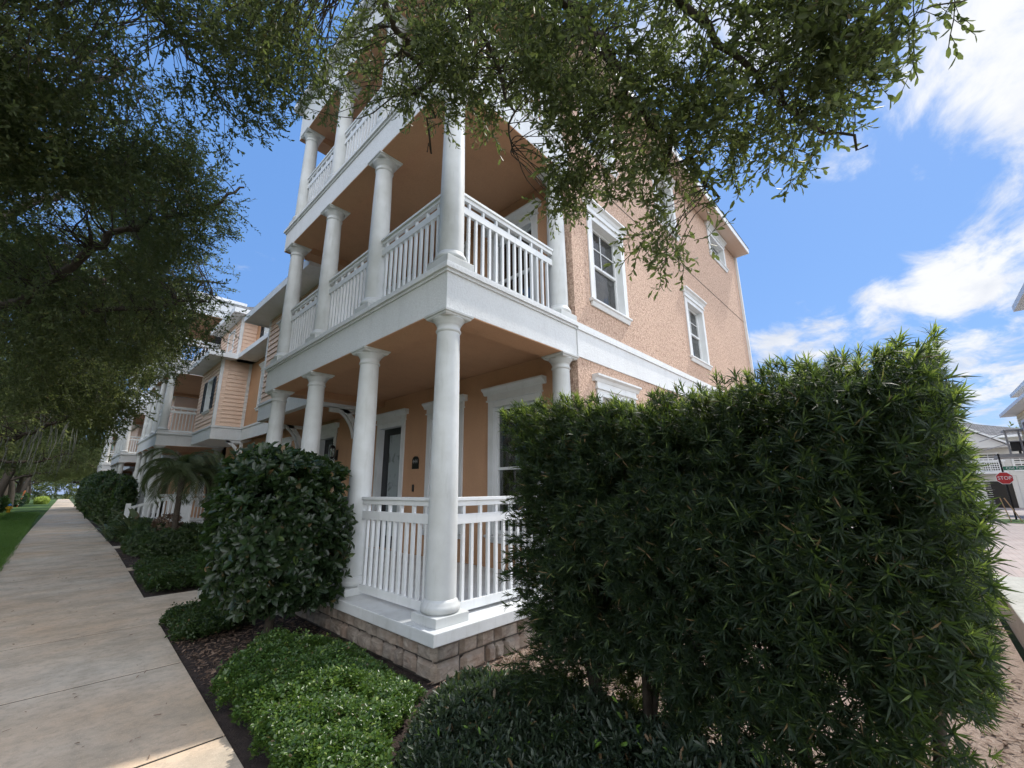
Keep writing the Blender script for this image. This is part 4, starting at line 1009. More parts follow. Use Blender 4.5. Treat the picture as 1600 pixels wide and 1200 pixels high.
bed('ground_cover', [(-1.50, -1.5), (-1.15, -1.3), (-.95, -.85), (-.55, -.5), (-.22, -.2), (-.20, 1.35), (-.6, 1.66), (-1.1, 1.55), (-1.42, 1.1)], 19000, cl_vine, 'vine_leaf', 41, h=.22, edge=.1, sc=.85, hfun=lambda q: np.clip(.42-(q[:, 0]+.25)*1.1, .42, 1.0))
bed('ground_cover', [(-1.40, 2.75), (-.9, 2.7), (-.6, 2.9), (-.3, 3.9), (-1.35, 3.93)], 4200, cl_vine, 'clip', 42, h=.18, sc=1.1)
bed('ground_cover', [(-1.26, 6.0), (-.3, 6.0), (.6, 6.3), (.7, 9.28), (-1.12, 9.3)], 9500, cl_vine, 'clip', 43, h=.2, sc=1.5)
bed('ground_cover', [(-.95, 13.0), (.5, 13.0), (.5, 13.8), (-.95, 13.8)], 900, cl_vine, 'clip', 44, h=.16, sc=1.6)
# dark narrow leaved planting below the hedge
bed('low_planting', [(-1.35, -3.2), (-.3, -3.2), (.4, -2.0), (.35, -.75), (.0, -.35), (-.25, -.25), (-.6, -.55), (-.98, -.9), (-1.2, -1.4)], 8500, cl_nar, 'shrub_leaf', 45, h=.40, edge=.25, sc=.9, gate=-.6, hfun=lambda q: np.clip(.62+.5*(q[:, 0]+1.3), .5, 1.0)*np.where(q[:, 0] > -.2, .62, 1)*np.clip((-q[:, 1]-.1)*.9, .3, 1))
# litter on the mulch
r = np.random.default_rng(51); lit = Proto(); leaf_shape(lit, (0, 0, 0), (1, 0, 0), (0, 0, 1), .05, .022, .1)
lit2 = Proto(); lit2.faces([(0, -.004, 0), (.06, -.003, 0), (.06, .003, .004), (0, .004, .003)], [(0, 1, 2, 3)])
def litter(x0, x1, y0, y1, n, s=1.0, name='leaf_litter', z=.004):
    P = np.stack([r.uniform(x0, x1, n), r.uniform(y0, y1, n), np.full(n, z)+r.uniform(0, .012, n)], 1); ax = r.normal(size=P.shape)*.25; ax[:, 2] += 1
    V, S, L = scatter([lit, lit2], P.astype(np.float32), basis(ax, r, n).astype(np.float32), (s*r.uniform(.5, 1.2, n)).astype(np.float32), r)
    return tag(np_mesh(name, V, S, L, M['litter']), kind='stuff')
litter(-1.38, -.1, 1.3, 3.0, 1500); litter(-.1, 1.6, -1.6, 0, 1500); litter(-3.2, -1.5, -1, 12, 110, .75, 'scattered_leaves'); litter(-1.2, .9, 9.9, 13.5, 700)
litter(.4, 6, -3.7, -.1, 5000, 1.1, 'fallen_needles')
# lawn blades
bl_p = []
for s in range(4):
    r2 = np.random.default_rng(s); p = Proto()
    for k in range(9):
        o = np.array([r2.uniform(-.05, .05), r2.uniform(-.05, .05), 0]); a = r2.uniform(0, 6.28); d = np.array([math.cos(a)*.35, math.sin(a)*.35, 1.]); w = np.array([-math.sin(a), math.cos(a), 0])*.004; l = r2.uniform(.04, .075)
        p.faces([o-w, o+w, o+d*l+np.array([d[0], d[1], 0])*l*.5], [(0, 1, 2)])
    bl_p.append(p)
n = 42000; yy = 6+44*r.uniform(0, 1, n)**1.7; P = np.stack([r.uniform(-5.2, -3.12, n), yy, np.full(n, -.012)], 1); ax = np.zeros_like(P); ax[:, 2] = 1; ax += r.normal(size=ax.shape)*.15
V, S, L = scatter(bl_p, P.astype(np.float32), basis(ax, r, n).astype(np.float32), r.uniform(.8, 1.5, n).astype(np.float32)*(1+(yy/40)).astype(np.float32), r)
tag(np_mesh('grass', V, S, L, M['blade']), kind='stuff')

# ------------------------------------------------------------------ clipped bushes and low hedges along the walk
BG = 'clipped bushes beside the far walk'
for k, (x_, y_, rx, ry, h_, sc_, cnt) in enumerate([(-.42, 21.4, .34, 1.0, 2.25, 1.5, 1500), (-.3, 26.6, .62, 1.3, 2.5, 1.8, 1700), (-.35, 30.4, .6, 1.4, 2.75, 2.0, 1500), (-.42, 36.0, .5, 2.2, 2.9, 2.4, 1500), (.0, 43.5, .8, 2.6, 3.1, 3.0, 1300), (.0, 52.5, .7, 3.2, 3.2, 3.6, 1200), (.2, 62.0, .8, 4, 3.2, 4.2, 1000)]):
    shrub('clipped_bush', (x_, y_, 0), ['nearest dark clipped bush of the far row, against the second porch tower', 'second dark clipped bush of the far row, just past the second porch tower', 'third dark clipped bush of the far row, before the third porch tower', 'fourth dark clipped bush of the far row, against the third porch tower', 'fifth dark clipped bush of the far row, past the third porch tower', 'sixth dark clipped bush of the far row, against the farthest house', 'last dark clipped bush of the far row, at the end of the houses'][k], 'bush', BG, (rx, ry, h_/2), h_/2, cnt, cl_clip, 'clip', 61+k, sc=sc_, stem=False, box=.3)
HG = 'low mounded hedges beside the walk'
shrub('low_hedge', (-.1, 12.2, 0), 'low mounded hedge at the foot of the small palms', 'hedge', HG, (.95, .9, .42), .34, 2600, cl_small, 'clip', 66, sc=1.35, stem=False, box=.5)
shrub('low_hedge', (-.05, 10.7, 0), 'low mounded hedge beside the dark mulch, nearest of its group', 'hedge', HG, (.85, .6, .36), .3, 2200, cl_small, 'clip', 67, sc=1.35, stem=False, box=.5)
shrub('low_hedge', (-.35, 17.2, 0), 'low loose hedge at the walk edge before the strap leaved plant', 'hedge', HG, (.65, 1.3, .4), .32, 1500, cl_small, 'clip', 68, sc=1.6, stem=False, box=.4)
shrub('purple_shrub', (-.25, 11.9, .2), 'small reddish shrub growing against the palm trunk', 'bush', None, (.32, .3, .35), .5, 160, cl_clip, 'litter', 69, sc=1.0, stem=False, box=.1)
# hedge on the street side
VG = 'clipped hedges on the street side of the verge'
shrub('verge_hedge', (-6.6, 50, 0), 'long dark clipped hedge behind the yellow hydrant', 'hedge', VG, (1.3, 16, .68), .62, 4200, cl_clip, 'clip', 70, sc=3.2, stem=False, box=.8)
shrub('verge_hedge', (-6.4, 92, 0), 'far dark clipped hedge beyond the lime green bush', 'hedge', VG, (1.3, 14, .8), .7, 2200, cl_clip, 'clip', 71, sc=4.2, stem=False, box=.8)
shrub('lime_bush', (-3.5, 98, 0), 'small lime green bush at the end of the clipped hedge', 'bush', None, (.8, 2.4, .55), .5, 500, cl_clip, 'lime', 72, sc=2.6, stem=False, box=.3)

# ------------------------------------------------------------------ small palms and strap leaved plants
def palm(base, h, lean, nf, fl, seed, label, droop=1.0):
    t = empty('pygmy_palm', base, label, 'palm tree', 'small palms in front of the second house'); r = np.random.default_rng(seed); bx = np.array(base, float)
    top = bx+np.array([lean[0], lean[1], h]); b = MB(); sp = smooth_path([bx-np.array([0, 0, .05]), bx+np.array([lean[0]*.2, lean[1]*.2, h*.4]), top], 7)
    b.tube(sp, [.065-.012*math.sin(i*2.1)*.3+(.012 if i > 11 else 0) for i in range(len(sp))], 12)
    for i in range(60):
        k = r.uniform(.35, 1); a = r.uniform(0, 6.28); p = np.array(sp[int(k*(len(sp)-1))]); b.tube([p, p+np.array([math.cos(a)*.09, math.sin(a)*.09, .05])], [.016, .006], 4)
    b.build('trunk', M['bark'], t)
    fr = MB(); lp = Proto()
    for k in range(nf):
        a = k*2.4+r.uniform(-.2, .2); el = r.uniform(-.1, 1.45) if k > 4 else r.uniform(1.0, 1.4); L = fl*r.uniform(.8, 1.1); pts = [top]; e = el; p = top.copy()
        for s in range(12):
            d = np.array([math.cos(a)*math.cos(e), math.sin(a)*math.cos(e), math.sin(e)]); p = p+d*L/12; pts.append(p); e -= droop*(.12+.018*s)
        fr.tube(pts, [.010-.0007*i for i in range(13)], 4, False)
        for s in range(1, 12):
            for q in (0, .33, .66):
                o = pts[s]*(1-q)+pts[min(s+1, 12)]*q; ax = pts[min(s+1, 12)]-pts[s-1]; ax /= np.linalg.norm(ax); sd = np.cross(ax, [0, 0, 1.]); sd /= np.linalg.norm(sd)+1e-9
                ll = .30*math.sin(PI*(s+1.5)/15)**.7*fl/1.1
                for sg in (-1, 1):
                    d = sd*sg+ax*.75+np.array([0, 0, -.35+r.uniform(-.15, .2)]); d /= np.linalg.norm(d); nn = np.cross(d, ax)
                    nn /= np.linalg.norm(nn)+1e-9; w = nn*.0055+ax*.004; m = o+d*ll*.5; tip = o+d*ll+np.array([0, 0, -ll*.25])
                    lp.faces([o-w*.5, o+w*.5, m+w, m-w, tip], [(0, 1, 2, 3), (3, 2, 4)])
    fr.build('frond_stalks', M['palm_leaf'], t)
    v, s_, l_ = lp.arr(); np_mesh('fronds', v, s_, l_, M['palm_leaf'], t)
    return t
palm((-.22, 11.0, 0), 2.15, (-.03, .0), 54, 1.25, 81, 'small palm with a single dark trunk, left one of the pair', 1.0)
palm((.62, 11.6, 0), 2.0, (-.12, .1), 48, 1.15, 82, 'small leaning palm behind the round bush, right one of the pair', 1.05)
def strap(base, n, h, seed, label, w=.05):
    t = empty('strap_leaf_plant', base, label, 'plant', 'strap leaved plants'); r = np.random.default_rng(seed); p = Proto(); bx = np.array(base, float)
    for k in range(n):
        a = r.uniform(0, 6.28); e = r.uniform(.7, 1.45); L = h*r.uniform(.6, 1.1); o = bx+np.array([math.cos(a)*.06, math.sin(a)*.06, 0]); pts = [o]
        for s in range(6): pts.append(pts[-1]+np.array([math.cos(a)*math.cos(e), math.sin(a)*math.cos(e), math.sin(e)])*L/6); e -= .2
        sd = np.array([-math.sin(a), math.cos(a), 0]); W = [.35, .6, .9, 1.1, 1, .7, .05]
        vs = []
        for i, q in enumerate(pts): vs += [q-sd*w*W[i], q+sd*w*W[i]]
        p.faces(vs, [(2*i, 2*i+1, 2*i+3, 2*i+2) for i in range(6)])
    v, s_, l_ = p.arr(); np_mesh('leaves', v, s_, l_, M['palm_leaf'], t); return t
strap((-.35, 16.2, 0), 26, 1.5, 91, 'strap leaved plant with broad arching leaves left of the white stair rail', .07)
strap((-.85, 19.5, 0), 20, 1.1, 92, 'smaller strap leaved plant nearer the walk', .05)

# ------------------------------------------------------------------ street furniture, left
hy = empty('fire_hydrant', (-4.9, 54, 0), 'yellow fire hydrant with a blue cap on the grass verge', 'hydrant')
b = MB(); b.lathe([(.17, 0), (.17, .04), (.13, .05), (.12, .12), (.125, .5), (.15, .52), (.15, .56), (.13, .58)], -4.9, 54, 20)
b.tube([(-5.12, 54, .42), (-4.68, 54, .42)], .06, 12); b.tube([(-4.9, 53.75, .40), (-4.9, 54, .40)], .08, 12); b.build('body', M['yellow'], hy, smooth=False)
b = MB(); b.lathe([(.14, .58), (.13, .64), (.09, .72), (.03, .76), (.03, .80)], -4.9, 54, 20); b.build('cap', M['blue'], hy, smooth=True)
b = MB(); b.tube([(-5.35, 80, -.05), (-5.0, 80.2, 2.0)], [.09, .08], 8); o = b.build('marker_post', M['orange'], origin=(-5.35, 80, 0)); tag(o, 'leaning orange marker post against the clipped verge hedge', 'post')

# parked car far down the street
car = empty('parked_car', (-9.4, 135, 0), 'salmon coloured car parked far down the street', 'car')
b = MB(); cx, cy = -9.4, 135
prof = [(-2.2, .35), (-2.25, .7), (-2.1, .95), (-1.2, 1.02), (-.6, 1.42), (.9, 1.45), (1.5, 1.0), (2.15, .9), (2.25, .6), (2.2, .35)]
b.add([(cx-.88, cy+u, z) for u, z in prof]+[(cx+.88, cy+u, z) for u, z in prof], [tuple(range(10)), tuple(range(19, 9, -1))]+[(i, i+10, (i+1) % 10+10, (i+1) % 10) for i in range(10)])
b.build('body', M['carpaint'], car, bevel=.05, fixn=True)
b = MB(); b.add([(cx+s*.885, cy+u, z) for s in (-1, 1) for u, z in ((-1.05, 1.04), (-.55, 1.37), (.85, 1.4), (1.3, 1.04))], [(0, 1, 2, 3), (7, 6, 5, 4)]); b.build('windows', M['black'], car)
for sx_ in (-.8, .8):
    for yy in (-1.4, 1.4):
        b = MB(); b.tube([(cx+sx_-.1, cy+yy, .33), (cx+sx_+.1, cy+yy, .33)], .33, 16); w_ = b.build('wheel', M['tyre'], car)

# ------------------------------------------------------------------ right side: lane, stop sign and far houses
SX, SY = 29.5, -6.43
st_ = empty('stop_sign', (SX, SY, 0), 'red octagonal stop sign on a black post at the lane corner, street name blade above', 'sign')
ang = math.atan2(SY+3.38, SX+2.57)           # faces the walk
fwd = np.array([-math.cos(ang), -math.sin(ang), 0]); sdv = np.array([math.sin(ang), -math.cos(ang), 0]); rotz = ang-PI/2
b = MB(); b.tube([(SX, SY, -.05), (SX, SY, 3.05)], .035, 10); b.lathe([(.06, 3.05), (.06, 3.09), (.02, 3.14)], SX, SY, 10); b.build('post', M['post'], st_)
def plate(name, c, pts, th, mat, par, back=0):
    c = np.array(c, float); v = [c+sdv*u+np.array([0, 0, z])+fwd*(th+back) for u, z in pts]+[c+sdv*u+np.array([0, 0, z])+fwd*back for u, z in pts]; n = len(pts)
    m_ = MB(); m_.add(v, [tuple(range(n)), tuple(range(2*n-1, n-1, -1))]+[(i, i+n, (i+1) % n+n, (i+1) % n) for i in range(n)]); return m_.build(name, mat, par, fixn=True)
oc = lambda R_: [(R_*math.cos(PI/8+k*PI/4), R_*math.sin(PI/8+k*PI/4)) for k in range(8)]
zc = 1.95
pl = plate('sign_plate', (SX, SY, zc), oc(.31), .006, M['signwhite'], st_, .06); plate('sign_face', (SX, SY, zc), oc(.288), .004, M['red'], pl, .067)
text('lettering', 'STOP', .235, tuple(np.array([SX, SY, zc])+fwd*.075), (PI/2, 0, rotz), M['signwhite'], pl, .002, .82)
pn = plate('name_blade', tuple(np.array([SX, SY, 2.42])+sdv*.50), [(-.46, -.09), (.46, -.09), (.46, .09), (-.46, .09)], .01, M['green_sign'], st_, .05)
text('lettering', 'Old Farm', .165, tuple(np.array([SX, SY, 2.42])+sdv*.48+fwd*.063), (PI/2, 0, rotz), M['signwhite'], pn, .002, 1.1)
b = MB(); p0 = np.array([SX, SY, 2.62])
b.box(SX-.3, SX+.3, SY-.012, SY+.012, 2.66, 2.82); b.build('bracket', M['post'], st_)
# wooden stakes, bin
for dy, lean in ((0.55, .1), (0.35, .25)):
    b = MB(); x0, y0 = 27.6, SY+dy-.1; b.tube([(x0, y0-lean, -.03), (x0, y0+lean*.5, 1.05)], .022, 6); o = b.build('wooden_stake', M['wood'], origin=(x0, y0, 0)); tag(o, 'tan wooden stake leaning %s at the lane corner' % ('slightly' if lean < .2 else 'strongly'), 'stake')
bn = empty('waste_bin', (30.5, -7.55, 0), 'grey wheeled bin right of the stop sign post', 'bin')
b = MB(); b.add([(30.2, -7.85, .08), (30.8, -7.85, .08), (30.8, -7.3, .08), (30.2, -7.3, .08), (30.12, -7.95, 1.15), (30.9, -7.95, 1.15), (30.9, -7.2, 1.15), (30.12, -7.2, 1.15)], [(0,3,2,1),(4,5,6,7),(0,1,5,4),(1,2,6,5),(2,3,7,6),(3,0,4,7)]); b.build('body', M['greycar'], bn, bevel=.02)
b = MB(); b.box(30.08, 30.95, -8.0, -7.15, 1.155, 1.22); b.build('lid', M['greycar'], bn, bevel=.02)
shrub('corner_shrub', (28.7, -7.6, 0), 'small green shrub at the foot of the stop sign', 'bush', None, (.3, .35, .3), .3, 120, cl_clip, 'clip', 101, sc=1.2, stem=False)

FG = 'pale houses beyond the paved lane'
def simple_window(par, fr, u0, u1, z0, z1):
    b = MB(); b.fbox(fr, u0-.12, u0, .0, .06, z0-.1, z1+.12); b.fbox(fr, u1, u1+.12, .0, .06, z0-.1, z1+.12); b.fbox(fr, u0, u1, .0, .06, z1, z1+.12); b.fbox(fr, u0, u1, .0, .07, z0-.1, z0); b.fbox(fr, u0, u1, .0, .05, (z0+z1)/2-.03, (z0+z1)/2+.03); b.fbox(fr, (u0+u1)/2-.02, (u0+u1)/2+.02, 0, .045, z0, z1)
    w = b.build('window', M['white'], par); g = MB(); g.fbox(fr, u0, u1, .002, .02, z0, z1); g.build('pane', M['black'], w)
h1 = empty('pale_house', (50, -7, 0), 'pale grey sided house with a dark gabled roof behind the stop sign', 'house', FG)
b = MB(); fr1 = ('x', 46); b.box(46, 58, -10.5, 4, 0, 5.2); siding(b, fr1, -10.5, 4, 0, 5.1, [(-8.6, -7.2, 0, 2.2)]); b.build('wall', M['pale_siding'], h1)
hip_roof(h1, 45.4, 58.5, -11, 4.5, 5.25, 2.4)
b = MB(); b.box(45.35, 58.5, -11.05, 4.55, 5.08, 5.24); b.build('eaves', M['white'], h1)
b = MB(); b.add([(45.0, -8.7, 4.35), (45.0, -3.6, 4.35), (45.0, -6.15, 6.1), (49.5, -8.7, 4.35), (49.5, -3.6, 4.35), (49.5, -6.15, 6.1)], [(0, 2, 1), (0, 3, 5, 2), (1, 2, 5, 4), (0, 1, 4, 3)]); b.build('front_gable', M['pale_siding'], h1)
b = MB()
for y0_, z0_, y1_, z1_ in ((-8.95, 4.25, -6.15, 6.17), (-3.35, 4.25, -6.15, 6.17)):
    b.add([(44.8, y0_, z0_), (44.8, y1_, z1_), (44.8, y1_, z1_+.16), (44.8, y0_, z0_+.16), (49.5, y0_, z0_), (49.5, y1_, z1_), (49.5, y1_, z1_+.16), (49.5, y0_, z0_+.16)], [(0,1,2,3),(7,6,5,4),(0,4,5,1),(3,2,6,7),(0,3,7,4)])
b.build('barge_boards', M['white'], h1, fixn=True)
simple_window(h1, fr1, -7.9, -7.0, 2.7, 3.9); simple_window(h1, fr1, -9.3, -8.7, 2.7, 3.7)
b = MB(); b.box(45.2, 46, -8.2, -6.4, 2.45, 2.6); b.build('balcony_floor', M['white'], h1); rail(h1, ('x', 45.25), -8.2, -6.4, 2.45, False); 
b = MB(); b.box(45.97, 45.99, -8.3, -6.9, 0, 1.9); b.build('garage_opening', M['black'], h1)
def ysiding(b, y0, u0, u1, z0, z1, holes=()):      # boards on a wall facing +Y
    k = MB(); siding(k, ('y', 0.0), u0, u1, z0, z1, holes); b.add([(p[0], y0-p[1], p[2]) for p in k.v], k.f)
def ywindow(par, y0, u0, u1, z0, z1):
    b = MB()
    for a, c, e, f in ((u0-.12, u0, z0-.1, z1+.12), (u1, u1+.12, z0-.1, z1+.12), (u0, u1, z1, z1+.12), (u0, u1, z0-.1, z0), (u0, u1, (z0+z1)/2-.03, (z0+z1)/2+.03)): b.box(a, c, y0, y0+.06, e, f)
    w = b.build('window', M['white'], par); g = MB(); g.box(u0, u1, y0+.002, y0+.02, z0, z1); g.build('pane', M['black'], w)
h2 = empty('pale_house', (31, -13, 0), 'cream sided house with stepped white eaves at the right edge, over a metal balcony canopy', 'house', FG)
b = MB(); b.box(26, 35.5, -16, -8.15, 0, 5.55); ysiding(b, -8.151, 26, 35.5, .1, 5.5, [(32.9, 34.4, 3.5, 5.2)]); b.build('lower_wall', M['cream'], h2)
b = MB(); b.box(26, 37.4, -16, -9.15, 5.56, 6.94); b.box(35.51, 37.4, -16, -9.15, 0, 5.56); ysiding(b, -9.151, 26, 37.4, 5.8, 6.9); b.build('upper_wall', M['cream'], h2)
b = MB(); b.box(25.5, 36, -16.5, -7.54, 5.57, 5.74); b.build('lower_eaves', M['white'], h2)
b = MB(); b.box(25.5, 38, -16.5, -8.44, 6.95, 7.14); b.build('upper_eaves', M['white'], h2); hip_roof(h2, 25.5, 38, -16.5, -8.44, 7.15, 1.6)
ywindow(h2, -8.15, 33.1, 34.2, 3.7, 5.0); ywindow(h2, -8.15, 29.5, 30.5, 3.7, 5.0)
b = MB(); b.box(34.3, 36.6, -13, -6.9, 3.15, 3.33); b.build('canopy_roof', M['metal'], h2)
b = MB()
for yy in (-7.45, -7.95, -8.75): b.box(34.5, 34.6, yy, yy+.08, 3.33, 4.6)
b.box(34.45, 35.4, -8.6, -7.35, 4.6, 4.7); b.box(34.45, 34.6, -8.6, -7.4, 4.0, 4.06); b.tube([(34.5, -7.4, 4.5), (34.5, -6.3, 4.1)], .03, 5); b.tube([(34.5, -7.4, 3.9), (34.5, -6.4, 3.6)], .03, 5)
b.build('balcony_frame', M['metal'], h2)
b = MB(); b.box(34.7, 35.3, -8.1, -7.5, 3.5, 3.62); b.box(34.75, 34.85, -7.85, -7.75, 3.33, 3.5); b.box(34.7, 34.8, -8.1, -7.5, 3.62, 4.05); b.build('balcony_bench', M['black'], h2)
h3 = empty('pale_house', (20, -12, 0), 'near house across the lane, only its white roof corner showing at the right edge', 'house', FG)
b = MB(); b.box(15.6, 24.4, -20, -9.4, 0, 8.95); b.build('wall', M['cream'], h3); b = MB(); b.box(15, 25, -20.5, -7.63, 8.97, 9.2); b.build('eaves', M['white'], h3); hip_roof(h3, 15, 25, -20.5, -7.63, 9.21, 1.8)
# distant trees so the horizon is closed
def far_belt(name, pts, n, seed, hgt):
    r = np.random.default_rng(seed); p = np.array(pts, float); k = r.integers(0, len(p)-1, n); t = r.uniform(0, 1, n)[:, None]
    q = p[k]*(1-t)+p[k+1]*t; q = q+r.normal(size=q.shape)*[2.5, 2.5]; hh = hgt*(.75+.25*np.sin(q[:, 0]*.23+q[:, 1]*.19))
    P = np.stack([q[:, 0], q[:, 1], r.uniform(0, 1, n)**.8*hh], 1); V, S, L = scatter(sp_far, P.astype(np.float32), basis(r.normal(size=P.shape), r, n).astype(np.float32), r.uniform(2.2, 4, n).astype(np.float32), r)
    return tag(np_mesh(name, V, S, L, M['oak_far']), kind='stuff')
far_belt('distant_trees', [(-60, 150), (-30, 170), (0, 175), (30, 160), (60, 130)], 5000, 5, 11)
far_belt('distant_trees', [(75, 30), (80, 0), (78, -30), (70, -60)], 3500, 6, 7)
far_belt('distant_trees', [(-30, -20), (-32, 40), (-34, 90), (-50, 150)], 5000, 7, 9)

# ------------------------------------------------------------------ sky, sun, camera
SUN_AZ = math.atan2(-.2, 1.0); SUN_EL = R(54)
sd = Vector((math.cos(SUN_AZ)*math.cos(SUN_EL), math.sin(SUN_AZ)*math.cos(SUN_EL), math.sin(SUN_EL)))
w = bpy.data.worlds.new('World'); scene.world = w; w.use_nodes = True; nt = w.node_tree; nt.nodes.clear()
out = nt.nodes.new('ShaderNodeOutputWorld'); bg = nt.nodes.new('ShaderNodeBackground'); bg.inputs[1].default_value = 1
sky = nt.nodes.new('ShaderNodeTexSky'); sky.sky_type = 'NISHITA'; sky.sun_disc = False; sky.sun_elevation = SUN_EL; sky.sun_rotation = math.atan2(sd.x, sd.y); sky.air_density = 1.0; sky.dust_density = .3; sky.ozone_density = 4.0
SKY = .066
tc = nt.nodes.new('ShaderNodeTexCoord'); sep = nt.nodes.new('ShaderNodeSeparateXYZ'); nt.links.new(tc.outputs['Generated'], sep.inputs[0])
def math_(op, a, b_=None, c=None):
    n_ = nt.nodes.new('ShaderNodeMath'); n_.operation = op
    for i, v in enumerate((a, b_, c)):
        if v is None: continue
        if hasattr(v, 'node'): nt.links.new(v, n_.inputs[i])
        else: n_.inputs[i].default_value = v
    return n_.outputs[0]
zz = math_('MAXIMUM', sep.outputs[2], .03); zz = math_('ADD', zz, .12)
px = math_('DIVIDE', sep.outputs[0], zz); py = math_('DIVIDE', sep.outputs[1], zz)
cb = nt.nodes.new('ShaderNodeCombineXYZ'); nt.links.new(px, cb.inputs[0]); nt.links.new(py, cb.inputs[1])
def wn(scale, detail, rough, dist=0, z=0):
    n_ = nt.nodes.new('ShaderNodeTexNoise'); n_.inputs['Scale'].default_value = scale; n_.inputs['Detail'].default_value = detail; n_.inputs['Roughness'].default_value = rough; n_.inputs['Distortion'].default_value = dist
    mp = nt.nodes.new('ShaderNodeMapping'); mp.inputs['Location'].default_value = (z, z*.7, z); mp.inputs['Rotation'].default_value = (0, 0, .5); mp.inputs['Scale'].default_value = (1, 1.5, 1); nt.links.new(cb.outputs[0], mp.inputs[0]); nt.links.new(mp.outputs[0], n_.inputs['Vector']); return n_.outputs[0]
na = wn(3.2, 9, .62, .4); nb = wn(1.1, 5, .5, 0, 3.3)
mask = None
CL = [((.951, .078, .300), .12, .9), ((.952, -.006, .306), .13, 1.1), ((.947, -.079, .31), .15, 1.15), ((.938, -.142, .317), .16, 1.15), ((.929, -.19, .335), .15, 1),
      ((.788, -.218, .583), .30, 1.15), ((.826, -.225, .536), .26, 1.1), ((.872, -.235, .454), .2, 1), ((.72, -.42, .45), .34, 1.1), ((.833, -.012, .554), .13, .62), ((.982, -.114, .153), .26, .85), ((.96, -.2, .2), .3, .8),  # includes a patch beyond the right edge, added to whiten the side window reflection
      ((.589, .17, .79), .26, 1), ((.667, .068, .741), .24, .9), ((.199, .888, .415), .16, .42), ((.212, .768, .604), .12, .3), ((.95, .162, .269), .12, 1.0), ((.955, .125, .25), .12, 1.0), ((-.078, .783, .618), .5, .45), ((-.05, .93, .33), .45, .55)]
for dvec, rad, amp in CL:
    vm = nt.nodes.new('ShaderNodeVectorMath'); vm.operation = 'DISTANCE'; nt.links.new(tc.outputs['Generated'], vm.inputs[0]); v = Vector(dvec).normalized(); vm.inputs[1].default_value = v
    mr = nt.nodes.new('ShaderNodeMapRange'); mr.interpolation_type = 'SMOOTHSTEP'; mr.inputs['From Min'].default_value = 0; mr.inputs['From Max'].default_value = rad; mr.inputs['To Min'].default_value = amp; mr.inputs['To Max'].default_value = 0
    nt.links.new(vm.outputs['Value'], mr.inputs['Value']); mask = mr.outputs[0] if mask is None else math_('MAXIMUM', mask, mr.outputs[0])
# bright cloud added behind and beside the view to fill the shaded fronts
def ramp_(sock, a, b_, lo=0, hi=1):
    n_ = nt.nodes.new('ShaderNodeMapRange'); n_.interpolation_type = 'SMOOTHSTEP'
    for k_, v_ in zip(('From Min', 'From Max', 'To Min', 'To Max'), (a, b_, lo, hi)): n_.inputs[k_].default_value = v_
    nt.links.new(sock, n_.inputs['Value']); return n_.outputs[0]
west_fill = ramp_(math_('ADD', math_('MULTIPLY', sep.outputs[0], .62), math_('MULTIPLY', sep.outputs[1], .75)), -.03, -.35)   # unseen cloud cover, added as fill light for the facades
mask = math_('MAXIMUM', mask, math_('MULTIPLY', west_fill, 1.25))
val = math_('ADD', na, math_('MULTIPLY', mask, .46)); val = math_('ADD', val, math_('MULTIPLY', nb, .16))
mr = nt.nodes.new('ShaderNodeMapRange'); mr.interpolation_type = 'SMOOTHSTEP'; mr.inputs['From Min'].default_value = .80; mr.inputs['From Max'].default_value = 1.12; nt.links.new(val, mr.inputs['Value'])
cloud = math_('MULTIPLY', mr.outputs[0], .93)
sc_ = nt.nodes.new('ShaderNodeVectorMath'); sc_.operation = 'SCALE'; sc_.inputs['Scale'].default_value = SKY; nt.links.new(sky.outputs[0], sc_.inputs[0])
mx = nt.nodes.new('ShaderNodeMix'); mx.data_type = 'RGBA'; nt.links.new(cloud, mx.inputs['Factor']); vm2 = nt.nodes.new('ShaderNodeVectorMath'); vm2.operation = 'MULTIPLY'; vm2.operation = 'MULTIPLY_ADD'; vm2.inputs[1].default_value = (.45, .40, .34); vm2.inputs[2].default_value = (.060, .145, .34); nt.links.new(sc_.outputs[0], vm2.inputs[0]); nt.links.new(vm2.outputs[0], mx.inputs[6])
CLOUD = .52; WEST_FILL = .8; SOUTH_FILL = 1.3  # west and south gains brighten sky out of view, added as wall fill
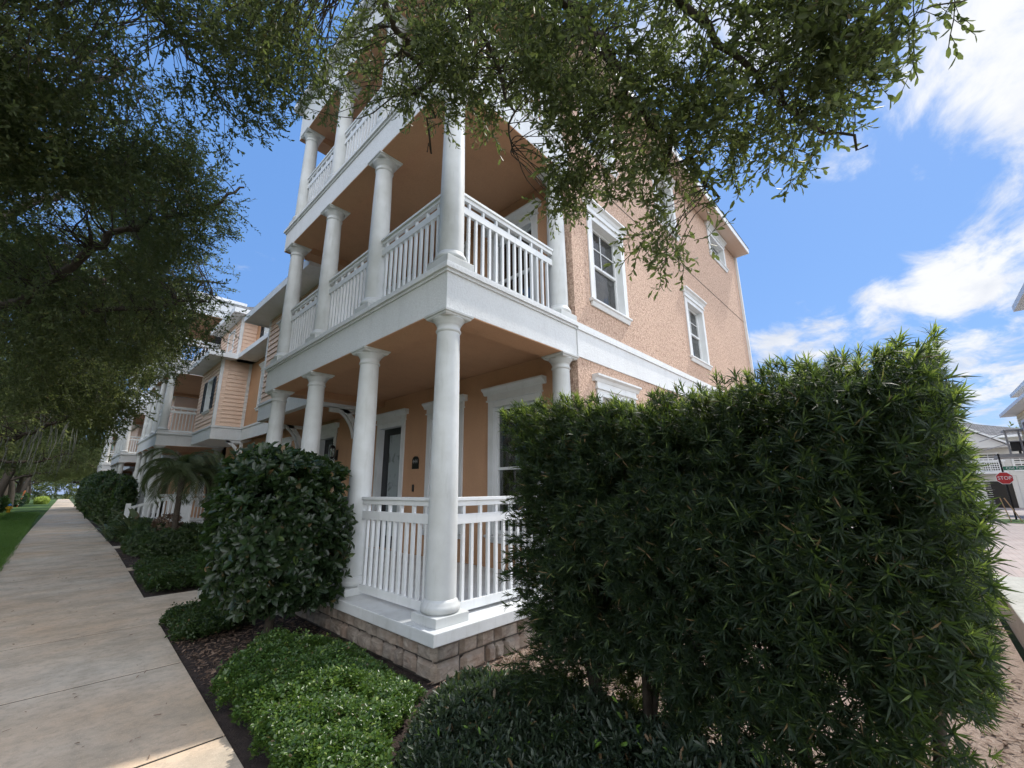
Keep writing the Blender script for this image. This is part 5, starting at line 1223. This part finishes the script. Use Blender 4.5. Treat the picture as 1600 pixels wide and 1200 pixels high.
shade = wn(2.0, 6, .6, 0, 7.7); cr = nt.nodes.new('ShaderNodeValToRGB'); cr.color_ramp.elements[0].position = .35; cr.color_ramp.elements[0].color = (CLOUD*.72, CLOUD*.76, CLOUD*.84, 1); cr.color_ramp.elements[1].position = .6; cr.color_ramp.elements[1].color = (CLOUD, CLOUD, CLOUD, 1)
nt.links.new(shade, cr.inputs[0]); nt.links.new(cr.outputs[0], mx.inputs[7])
up = nt.nodes.new('ShaderNodeVectorMath'); up.operation = 'SCALE'; nt.links.new(mx.outputs[2], up.inputs[0]); nt.links.new(math_('ADD', math_('ADD', math_('MULTIPLY', west_fill, WEST_FILL), 1.0), math_('MULTIPLY', ramp_(sep.outputs[1], -.42, -.85), SOUTH_FILL)), up.inputs['Scale'])
nt.links.new(up.outputs[0], bg.inputs[0]); nt.links.new(bg.outputs[0], out.inputs[0])

sl = bpy.data.lights.new('sun', 'SUN'); sl.energy = 2.3; sl.angle = R(2.0); sl.color = (1, .95, .87)
so = bpy.data.objects.new('sun', sl); COL.objects.link(so); so.rotation_euler = sd.to_track_quat('Z', 'Y').to_euler()
cd = bpy.data.cameras.new('camera'); co_ = bpy.data.objects.new('camera', cd); COL.objects.link(co_); scene.camera = co_
cd.sensor_width = 36; cd.sensor_fit = 'HORIZONTAL'; cd.lens = 657.55/1600*36; cd.clip_start = .05; cd.clip_end = 3000
rv = Vector((.68694576, -.7266605, -.0083688)); uv = Vector((-.17083201, -.17266729, .9700528)); dv = Vector((.70634407, .664944, .24274994))
m3 = Matrix((rv, uv, -dv)).transposed(); co_.matrix_world = Matrix.Translation((-2.5744, -3.3836, 1.62)) @ m3.to_4x4()
vs_ = scene.view_settings; vs_.view_transform = 'Standard'; vs_.look = 'None'; vs_.gamma = 1; vs_.exposure = 1.0
scene.render.engine = 'CYCLES'; scene.cycles.max_bounces = 7; scene.cycles.diffuse_bounces = 4; scene.cycles.glossy_bounces = 3; scene.cycles.transmission_bounces = 4; scene.cycles.transparent_max_bounces = 8
scene.cycles.use_denoising = True; scene.cycles.sample_clamp_indirect = 6; scene.cycles.use_adaptive_sampling = True; scene.cycles.adaptive_threshold = .02
